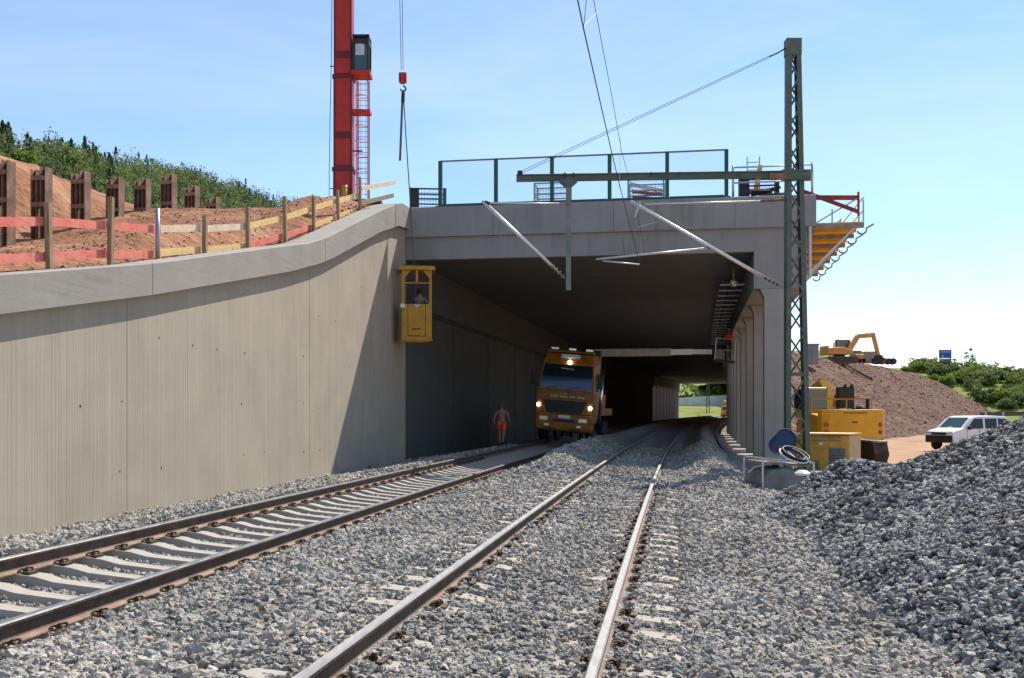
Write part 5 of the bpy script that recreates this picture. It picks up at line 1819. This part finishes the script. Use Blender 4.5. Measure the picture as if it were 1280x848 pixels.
# ------------------------------------------------------------------ fill slope, hillsides, forest
POLY = np.array([(15.2, 60), (19.5, 63), (25, 74), (30, 84), (52, 118), (70, 148), (86, 178), (82, 215), (50.5, 215), (40.8, 180), (27.2, 120)])


def poly_in(x, y):
    d = np.full(x.shape, 1e9)
    ins = np.zeros(x.shape, bool)
    n = len(POLY)
    for i in range(n):
        ax, ay = POLY[i]; bx_, by_ = POLY[(i + 1) % n]
        t_ = np.clip(((x - ax) * (bx_ - ax) + (y - ay) * (by_ - ay)) / ((bx_ - ax) ** 2 + (by_ - ay) ** 2), 0, 1)
        if i not in (8, 9, 10):              # the side against the gallery has no slope
            d = np.minimum(d, np.hypot(x - ax - t_ * (bx_ - ax), y - ay - t_ * (by_ - ay)))
        c = ((ay > y) != (by_ > y)) & (x < (bx_ - ax) * (y - ay) / (by_ - ay + 1e-9) + ax)
        ins ^= c
    return np.where(ins, d, -d)


def GX(y):                               # right flank of the gallery at depth y
    return -1.23 + .1505 * y + .00024 * y * y + 6.05


def Hfill(x, y):
    d = poly_in(x, y) + 1.6 * fbm(x * .12, y * .12, 40, 3)
    right = smooth01(x - .35 * y, 0, 14)
    z = -.85 + .60 * d
    cap = 7.5 + .35 * fbm(x * .2, y * .2, 44, 3)
    k_ = .5
    z = np.minimum(z, cap)
    return z + .35 * fbm(x * .6, y * .6, 41, 4) * (d > 0) * smooth01(z, -.8, 2)


structure(link('rubble_embankment', grid('rubble_embankment', np.arange(0, 72, .6), np.arange(57, 222, .8), lambda u, y: (u + GX(y), y, Hfill(u + GX(y), y)), 'rubble_slope')), 'reddish rubble embankment rising to the right of the gallery')


ry = rng.uniform(58, 200, 26000)
rng_keep = rng.uniform(0, 1, 26000) < .5
rx = GX(ry) + rng.uniform(0, 1, 26000) * 60
rz = Hfill(rx, ry)
k = (rz > -.75) & (rz < 7.4) & rng_keep
rsz = (.035 + .10 * rng.uniform(0, 1, 26000) ** 4) * (.6 + ry / 160)
tag(stones('rubble_stones', np.stack([rx, ry, rz], -1)[k], rsz[k], 'rubble_stone', 31), 'loose broken rock covering the reddish embankment slope', kind='stuff')


def Hgreen(x, y):
    k_ = x / y
    crest = 11.2 - 26 * np.clip(k_ - .385, 0, .3)
    f = smooth01(y + 14 * fbm(x * .03, y * .03, 50, 2), 172, 240)
    return -.85 + (crest + .8) * f - .02 * np.maximum(y - 245, 0) + .7 * fbm(x * .1, y * .1, 51, 4) * f


structure(link('green_hillside', grid('green_hillside', np.arange(60, 330, 2.2), np.arange(165, 420, 2.2), lambda x, y: (x, y, Hgreen(x, y)), 'meadow')), 'overgrown green hillside behind the rubble embankment')
structure(link('far_hills', grid('far_hills', np.linspace(-9000, 9000, 90), np.linspace(3600, 6500, 20),
                                 lambda x, y: (x, y, (165 + 110 * fbm(x * .0006, y * .0003, 60, 4)) * np.sin(np.clip((y - 3600) / 1400, 0, 1) * 1.57) * smooth01(x, 1200, 2100) - 5 + 0 * x), 'far_hill')), 'distant wooded hills on the horizon')
structure(link('far_meadow', grid('far_meadow', np.arange(18, 110, 2.0), np.arange(232, 330, 2.0),
                                  lambda x, y: (x, y, -.7 + 3.2 * smooth01(y, 236, 292) + .3 * fbm(x * .2, y * .2, 70, 3)), 'meadow')), 'sunlit meadow beyond the far end of the gallery')


def leaves(n, center, radii, size, seed, lump=.35, shell=.55, squash_bottom=.5):
    r = np.random.default_rng(seed)
    d = r.normal(size=(n, 3)); d /= np.linalg.norm(d, axis=1)[:, None]
    ph = r.uniform(0, 6.28, 3)
    lum = 1 + lump * (np.sin(d[:, 0] * 3.1 + ph[0]) * np.sin(d[:, 1] * 3.7 + ph[1]) + .6 * np.sin(d[:, 2] * 5.3 + ph[2] + d[:, 0] * 4))
    rad_ = (shell + (1 - shell) * r.uniform(0, 1, n) ** .5) * lum
    p = d * rad_[:, None] * np.array(radii)
    p[:, 2] = np.where(p[:, 2] < 0, p[:, 2] * squash_bottom, p[:, 2])
    return tri_cards(p + np.array(center), size, r)


def tri_cards(p, size, r, updir=None):
    n = len(p)
    a = r.normal(size=(n, 3)); a /= np.linalg.norm(a, axis=1)[:, None]
    b = r.normal(size=(n, 3)); b -= (b * a).sum(1)[:, None] * a; b /= np.linalg.norm(b, axis=1)[:, None]
    s = size * r.uniform(.55, 1.3, n)[:, None]
    v = np.stack([p - a * s, p + b * s * .7, p + a * s, p - b * s * .7], 1).reshape(-1, 3)
    return v, np.arange(4 * n).reshape(-1, 4)


def cone_leaves(n, h, r0, size, seed):
    r = np.random.default_rng(seed)
    t_ = r.uniform(0, 1, n) ** .75
    tier = .75 + .25 * np.cos(t_ * 40)
    rr = r0 * (1 - t_) ** .85 * tier * np.sqrt(r.uniform(.25, 1, n)) + .05
    a = r.uniform(0, 6.28, n)
    p = np.stack([rr * np.cos(a), rr * np.sin(a), h * (.12 + .88 * t_) - .18 * rr], -1)
    return tri_cards(p, size, r)


def merge(parts):
    vs, fs, o_ = [], [], 0
    for v, f in parts:
        vs.append(v); fs.append(f + o_); o_ += len(v)
    return np.concatenate(vs), np.concatenate(fs)


CR = [(-260, 170), (-100, 202), (0, 226), (50, 233), (100, 235), (150, 242), (200, 251), (250, 259), (300, 270), (345, 284), (420, 300), (560, 306)]
crest_D = lambda px: 420 + .95 * np.maximum(px, -260)


def hill_pt(px, v):
    y = np.interp(px, *zip(*CR))
    Dc = crest_D(px)
    zc = HC + (YH - y) * Dc / F
    D = Dc * (.40 + .60 * v)
    z = 11 + (zc - 11) * np.sin(np.clip(v, 0, 1) * math.pi / 2) ** 1.25 - 60 * np.maximum(v - 1, 0)
    return (px - 640) * D / F, D, z


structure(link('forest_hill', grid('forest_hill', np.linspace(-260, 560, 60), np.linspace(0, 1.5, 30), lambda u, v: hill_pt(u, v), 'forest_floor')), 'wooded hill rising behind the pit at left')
structure(link('plain', grid('plain', np.linspace(-420, -12, 60), np.linspace(45, 330, 60), lambda x, y: (x, y, 9.0 + .8 * fbm(x * .03, y * .03, 80, 3) + .9 * smooth01(-x - .1 * y, 5, 40)), 'meadow')), 'level field between the pit and the wooded hill')
r = np.random.default_rng(77)
parts = {'leaf_mid': [], 'leaf_dark': [], 'leaf_olive': []}
for i in range(850):
    px, v = r.uniform(-190, 470), r.uniform(.18, 1.04) ** .8
    x, y, z = hill_pt(np.array([px]), np.array([v]))
    x, y, z = x[0], y[0], z[0]
    h_ = r.uniform(7, 14)
    kind = r.choice(['leaf_mid', 'leaf_mid', 'leaf_olive', 'leaf_dark'])
    if px < 140 and r.uniform() < .28:
        vv, ff = cone_leaves(260, h_ * 1.12, h_ * .30, .45, i)
        parts['leaf_dark'].append((vv + np.array([x, y, z - 1]), ff))
    elif r.uniform() < .12:
        vv, ff = cone_leaves(190, h_ * 1.2, h_ * .24, .42, i)
        parts['leaf_dark'].append((vv + np.array([x, y, z - 1]), ff))
    else:
        w_ = h_ * r.uniform(.34, .5)
        parts[kind].append(leaves(230, (x, y, z + h_ * .5), (w_, w_, h_ * .5), .52, i))
wood = bpy.data.objects.new('forest', None)
COL.objects.link(wood)
wood.location = (-180, 380, 40)
WORLDROOT.add(wood.name)
tag(wood, 'mixed green forest covering the hill at left', 'forest', kind='stuff')
for k_, ps in parts.items():
    link('tree_crowns', np_mesh('tree_crowns', *merge(ps), k_), wood)


def tree(label, px, v, h_, kind, mat, seed, group):
    x, y, z = [a[0] for a in hill_pt(np.array([float(px)]), np.array([v]))]
    o = thing('conifer_tree' if kind == 'c' else 'broadleaf_tree', label, 'tree', (x, y, z), 0, group)
    b = MB()
    b.path([(0, 0, -1), (.1, 0, h_ * .4), (0, .1, h_ * .92)], .28, 7, r2=.05)
    for a in np.linspace(0, 5.2, 5):
        b.path([(0, 0, h_ * .3), (math.cos(a) * h_ * .14, math.sin(a) * h_ * .14, h_ * .5)], .09, 5, r2=.03)
    b.build('trunk', 'bark', o)
    if kind == 'c':
        m_ = np_mesh('crown', *cone_leaves(1100, h_, h_ * .27, .5, seed), mat)
    else:
        ps = [leaves(420, (0, 0, h_ * .6), (h_ * .36, h_ * .36, h_ * .4), .6, seed)]
        rr_ = np.random.default_rng(seed)
        for q_ in range(5):
            a = rr_.uniform(0, 6.28)
            ps.append(leaves(150, (math.cos(a) * h_ * .25, math.sin(a) * h_ * .25, h_ * rr_.uniform(.4, .8)), (h_ * .2, h_ * .2, h_ * .18), .55, seed + q_ + 1))
        m_ = np_mesh('crown', *merge(ps), mat)
    link('crown', m_, o)
    return o


tree('dark spruce at the left picture edge above the pit', 3, .86, 17, 'c', 'leaf_dark', 501, 'trees standing out of the wood')
tree('slim dark spruce left of its twin on the wooded hill', 89, .93, 19, 'c', 'leaf_dark', 502, 'trees standing out of the wood')
tree('broad dark spruce with pointed top on the wooded hill', 106, .92, 20.5, 'c', 'leaf_dark', 503, 'trees standing out of the wood')
tree('small dark spruce right of the broad spruce', 119, .93, 17.5, 'c', 'leaf_dark', 504, 'trees standing out of the wood')
tree('bright green broadleaf tree at the forest edge near the picture edge', 24, .5, 12, 'b', 'leaf_light', 505, 'trees standing out of the wood')
tree('rounded green broadleaf tree below the spruces', 80, .6, 13, 'b', 'leaf_mid', 506, 'trees standing out of the wood')
tree('dark broadleaf tree with domed crown left of the spruces', 65, .9, 18, 'b', 'leaf_dark', 507, 'trees standing out of the wood')

# shrubs and saplings on the right hillside
SH = []
for i in range(6):
    ps = [leaves(300, (0, 0, .9), (1.25, 1.25, 1.1), .22, 900 + i, .5)]
    for q_ in range(4):
        a = 1.57 * q_ + i
        ps.append(leaves(140, (math.cos(a) * .9, math.sin(a) * .9, .6 + .4 * (q_ % 2)), (.7, .7, .7), .2, 950 + 7 * i + q_, .5))
    SH.append(np_mesh('foliage', *merge(ps), ['leaf_light', 'leaf_mid', 'leaf_olive'][i % 3]))
sb_ = MB()
for a in np.linspace(0, 5.2, 5):
    sb_.path([(0, 0, -.3), (math.cos(a) * .4, math.sin(a) * .4, .9)], .05, 5, r2=.02)
ST = sb_.mesh('stems', 'bark')
r = np.random.default_rng(5)
cnt = 0
tries = 0
SHL = {}
while cnt < 125 and tries < 5000:
    tries += 1
    px, D = r.uniform(1130, 1340), r.uniform(184, 246)
    x = (px - 640) * D / F
    z = float(Hgreen(np.array([x]), np.array([D]))[0])
    yim = YH - (z - HC) * F / D
    if yim > 464 + (px - 1140) * .40 + 8 * r.uniform(-1, 1):
        continue
    s_c = r.uniform(.6, 1.45)
    vi = int(r.choice([0, 0, 0, 3, 3, 3, 1, 4, 2, 5]))
    lab = ('small ' if s_c < .88 else 'broad ' if s_c < 1.15 else 'large ') + ['pale green', 'mid green', 'olive green'][vi % 3] + ' shrub ' + \
          ('on the hill crest' if D > 226 else 'halfway up the hillside' if D > 204 else 'at the hillside foot') + \
          (' near the blue sign' if px < 1200 else ' right of the tall sapling' if px < 1260 else ' at the right picture edge')
    o = thing('shrub', lab, 'shrub', (x, D, z), r.uniform(0, 6), 'shrubs on the right hillside')
    o.scale = (s_c * 1.15, s_c * 1.15, s_c)
    SHL.setdefault(lab, []).append((px, o))
    link('foliage', SH[vi], o)
    link('stems', ST, o)
    cnt += 1


ORD = ['leftmost', 'second from left', 'third from left', 'fourth from left', 'fifth from left', 'sixth from left', 'seventh from left', 'eighth from left', 'ninth from left', 'tenth from left']
for lab, mem in SHL.items():
    if len(mem) > 1:
        for n_, (px, o) in enumerate(sorted(mem, key=lambda e: e[0])):
            o['label'] = lab + ' ' + ORD[min(n_, 9)]


def sapling(label, px, ytop, D, seed, dens=260):
    x = (px - 640) * D / F
    z = float(Hgreen(np.array([x]), np.array([D]))[0])
    h_ = HC + (YH - ytop) * D / F - z
    o = thing('sapling', label, 'tree', (x, D, z), 0, 'saplings on the right hillside')
    b = MB()
    b.path([(0, 0, -.3), (.05, 0, h_ * .5), (0, .05, h_ * .98)], .10, 6, r2=.02)
    rr_ = np.random.default_rng(seed)
    ps = []
    for q_ in range(11):
        a, zz = rr_.uniform(0, 6.28), h_ * rr_.uniform(.3, .95)
        ln = h_ * .24 * (1.15 - zz / h_) + .2
        e = (math.cos(a) * ln, math.sin(a) * ln, zz + ln * .5)
        b.path([(0, 0, zz), e], .035, 4, r2=.012)
        ps.append(leaves(dens // 11, e, (ln * .55, ln * .55, ln * .5), .17, seed + q_, .4, .2, 1))
    b.build('trunk', 'bark', o)
    link('crown', np_mesh('crown', *merge(ps), 'leaf_mid'), o)


sapling('airy sapling standing tallest on the right hillside', 1211, 436.5, 232, 701, 330)
sapling('thin airy sapling to the right of the tallest one', 1246, 452, 230, 702, 200)
sapling('low bushy sapling at the right end of the hill crest', 1257, 460, 228, 703, 420)
sapling('two-stemmed sapling right beside the blue sign', 1194, 449, 230, 704, 160)
sapling('small sapling behind the shrubs left of the tallest', 1201, 455, 231, 705, 200)

sd_ = at(1181.5, 470, 226)
sg_ = thing('blue_sign', 'blue roadside sign board with pale panel below, above the bushes', 'sign', (sd_.x, sd_.y, sd_.z - 2), 0)
zz0, zz1, zz2 = at(0, 455, 226).z - sd_.z + 2, at(0, 448, 226).z - sd_.z + 2, at(0, 437.5, 226).z - sd_.z + 2
MB().box((0, 0, (zz1 + zz2) / 2), (2.7, .12, zz2 - zz1)).build('board', 'sign_blue', sg_)
MB().box((0, 0, (zz0 + zz1) / 2 - .05), (2.6, .1, zz1 - zz0 - .1)).build('lower_board', 'sign_grey', sg_)
b = MB()
for i in range(9):
    b.box((-.92 + i * .23, -.07, zz2 - .45), (.16, .02, .3))
b.build('lettering', 'sign_pale', sg_)
MB().box((-.55, -.07, zz1 + .4), (.5, .02, .4)).build('pictogram', 'sign_pale', sg_)
for x in (-1.1, 1.1):
    MB().tube((x, .1, -1), (x, .1, zz2), .07, 8).build('post', 'galvanised', sg_)

# machines on top of the fill
ep = at(1049, 452.5, 122)
excavator('orange excavator working on the crest of the rubble embankment', (ep.x, ep.y, ep.z - .25), R(4), 'excavator_orange', .98, ((1.2, 1.8), (2.2, 3.3), (4.3, 3.45), (4.75, .95)), detail=False)
dq = at(1071, 452, 124)
du = thing('dumper', 'small yellow dumper behind the excavator arm on the crest', 'dumper', (dq.x, dq.y, dq.z - .2), .1)
MB().box((0, 0, .75), (1.15, 1.8, .55)).build('skip', 'excavator_orange', du, bevel=.05)
MB().box((0, .3, 1.15), (1.05, .9, .35)).build('cab_glass', 'cab_glass', du)
MB().box((0, .3, 1.4), (1.1, 1.0, .1)).build('canopy', 'dark_metal', du)
for sx in (-1, 1):
    for y in (-.6, .6):
        MB().lathe([(.1, -.1), (.32, -.1), (.36, 0), (.32, .1), (.1, .1)], (sx * .6, y, .36), 14, (0, R(90), 0)).build('wheel', 'tyre', du, smooth=True)
kq = at(1086, 453, 125)
ko = thing('site_cabin', 'pale site cabin half hidden behind the excavator bucket', 'cabin', (kq.x, kq.y, kq.z - .2), 0)
MB().box((0, 0, .72), (1.35, 1.8, 1.3)).build('body', 'wagon_pale', ko)
MB().box((0, 0, 1.41), (1.42, 1.9, .08)).build('roof', 'galvanised', ko)
MB().box((.25, -.91, .35), (.5, .02, .5)).build('door', 'dark_metal', ko)
rq = at(1111, 454.5, 123)
ro = thing('pipe_rolls', 'dark pipe rolls with a red drum on the embankment crest', 'pipe roll', (rq.x, rq.y, rq.z - .1), 0)
MB().lathe([(.1, -.3), (.42, -.3), (.42, .3), (.1, .3)], (-.75, 0, .38), 14, (R(90), 0, 0)).build('drum', 'red_paint', ro)
for x in (-.1, .45):
    MB().lathe([(.12, -.4), (.36, -.4), (.4, 0), (.36, .4), (.12, .4)], (x, 0, .33), 16, (R(90), 0, 0)).build('roll', 'hose_black', ro)
nq = at(1015.5, 446, 104)
no_ = thing('concrete_block', 'grey concrete stub at the left end of the embankment crest', 'concrete block', (nq.x, nq.y, nq.z - .8), -.1)
MB().box((0, 0, 1.0), (1.0, 1.2, 1.95)).build('body', 'deck_concrete', no_)
MB().box((0, 0, 2.0), (1.15, 1.35, .12)).build('cap', 'coping_concrete', no_)

# beyond the far end of the gallery
nw = thing('noise_wall', 'pale noise barrier wall seen through the far end of the gallery', 'wall', at(884, 509, 296), world=True)
for i, px in enumerate(range(800, 960, 13)):
    a, b_ = at(px, 509 + .02 * (px - 880), 296), at(px + 12.8, 509 + .02 * (px - 867), 296)
    zt = lambda p_: at(p_, 497 - (p_ - 857) * .06, 296).z
    MB().add([(a.x, 296, 1.2), (b_.x, 296, 1.2), (b_.x, 296, zt(px + 12.8)), (a.x, 296, zt(px)), (a.x, 296.2, 1.2), (b_.x, 296.2, 1.2), (b_.x, 296.2, zt(px + 12.8)), (a.x, 296.2, zt(px))],
             [(0, 1, 2, 3), (7, 6, 5, 4), (0, 4, 5, 1), (1, 5, 6, 2), (2, 6, 7, 3), (3, 7, 4, 0)]).build('panel', 'noise_wall', nw)
fm = thing('distant_mast', 'distant grey lattice mast framed by the far gallery opening', 'mast', at(886, 520, 262), world=True)
for dx in (-.35, .35):
    MB().bar(at(885, 521, 262) + Vector((dx, 0, 0)), at(885, 478, 262) + Vector((dx * .8, 0, 0)), .16, .16, up=(0, 1, 0)).build('leg', 'mast_green', fm)
for i in range(9):
    z_ = at(0, 521 - i * 4.6, 262).z
    MB().bar(at(885, 521 - i * 4.6, 262) + Vector((-.35 if i % 2 else .35, 0, 0)), at(885, 516.4 - i * 4.6, 262) + Vector((.35 if i % 2 else -.35, 0, 0)), .08, .04, up=(0, 1, 0)).build('lacing', 'mast_green', fm)
r = np.random.default_rng(9)
ps = []
for i in range(60):
    x, y = r.uniform(20, 110), r.uniform(310, 420)
    ps.append(leaves(160, (x, y, 2 + (y - 310) * .13 + 3), (4, 4, 4), .8, 3000 + i))
fw = link('far_thicket', np_mesh('far_thicket', *merge(ps), 'leaf_mid'))
tag(fw, 'green thicket on the slope beyond the gallery', kind='stuff')
structure(link('far_slope', grid('far_slope', np.arange(10, 140, 4.0), np.arange(298, 460, 4.0), lambda x, y: (x, y, 2 + (y - 298) * .16 + .5 * fbm(x * .1, y * .1, 90, 3)), 'meadow')), 'green slope beyond the far gallery opening')
excavator('small orange excavator at the far end of the gallery', (at(910, 521, 240).x, 240, -.6), R(90), 'excavator_orange', 1.0, detail=False)
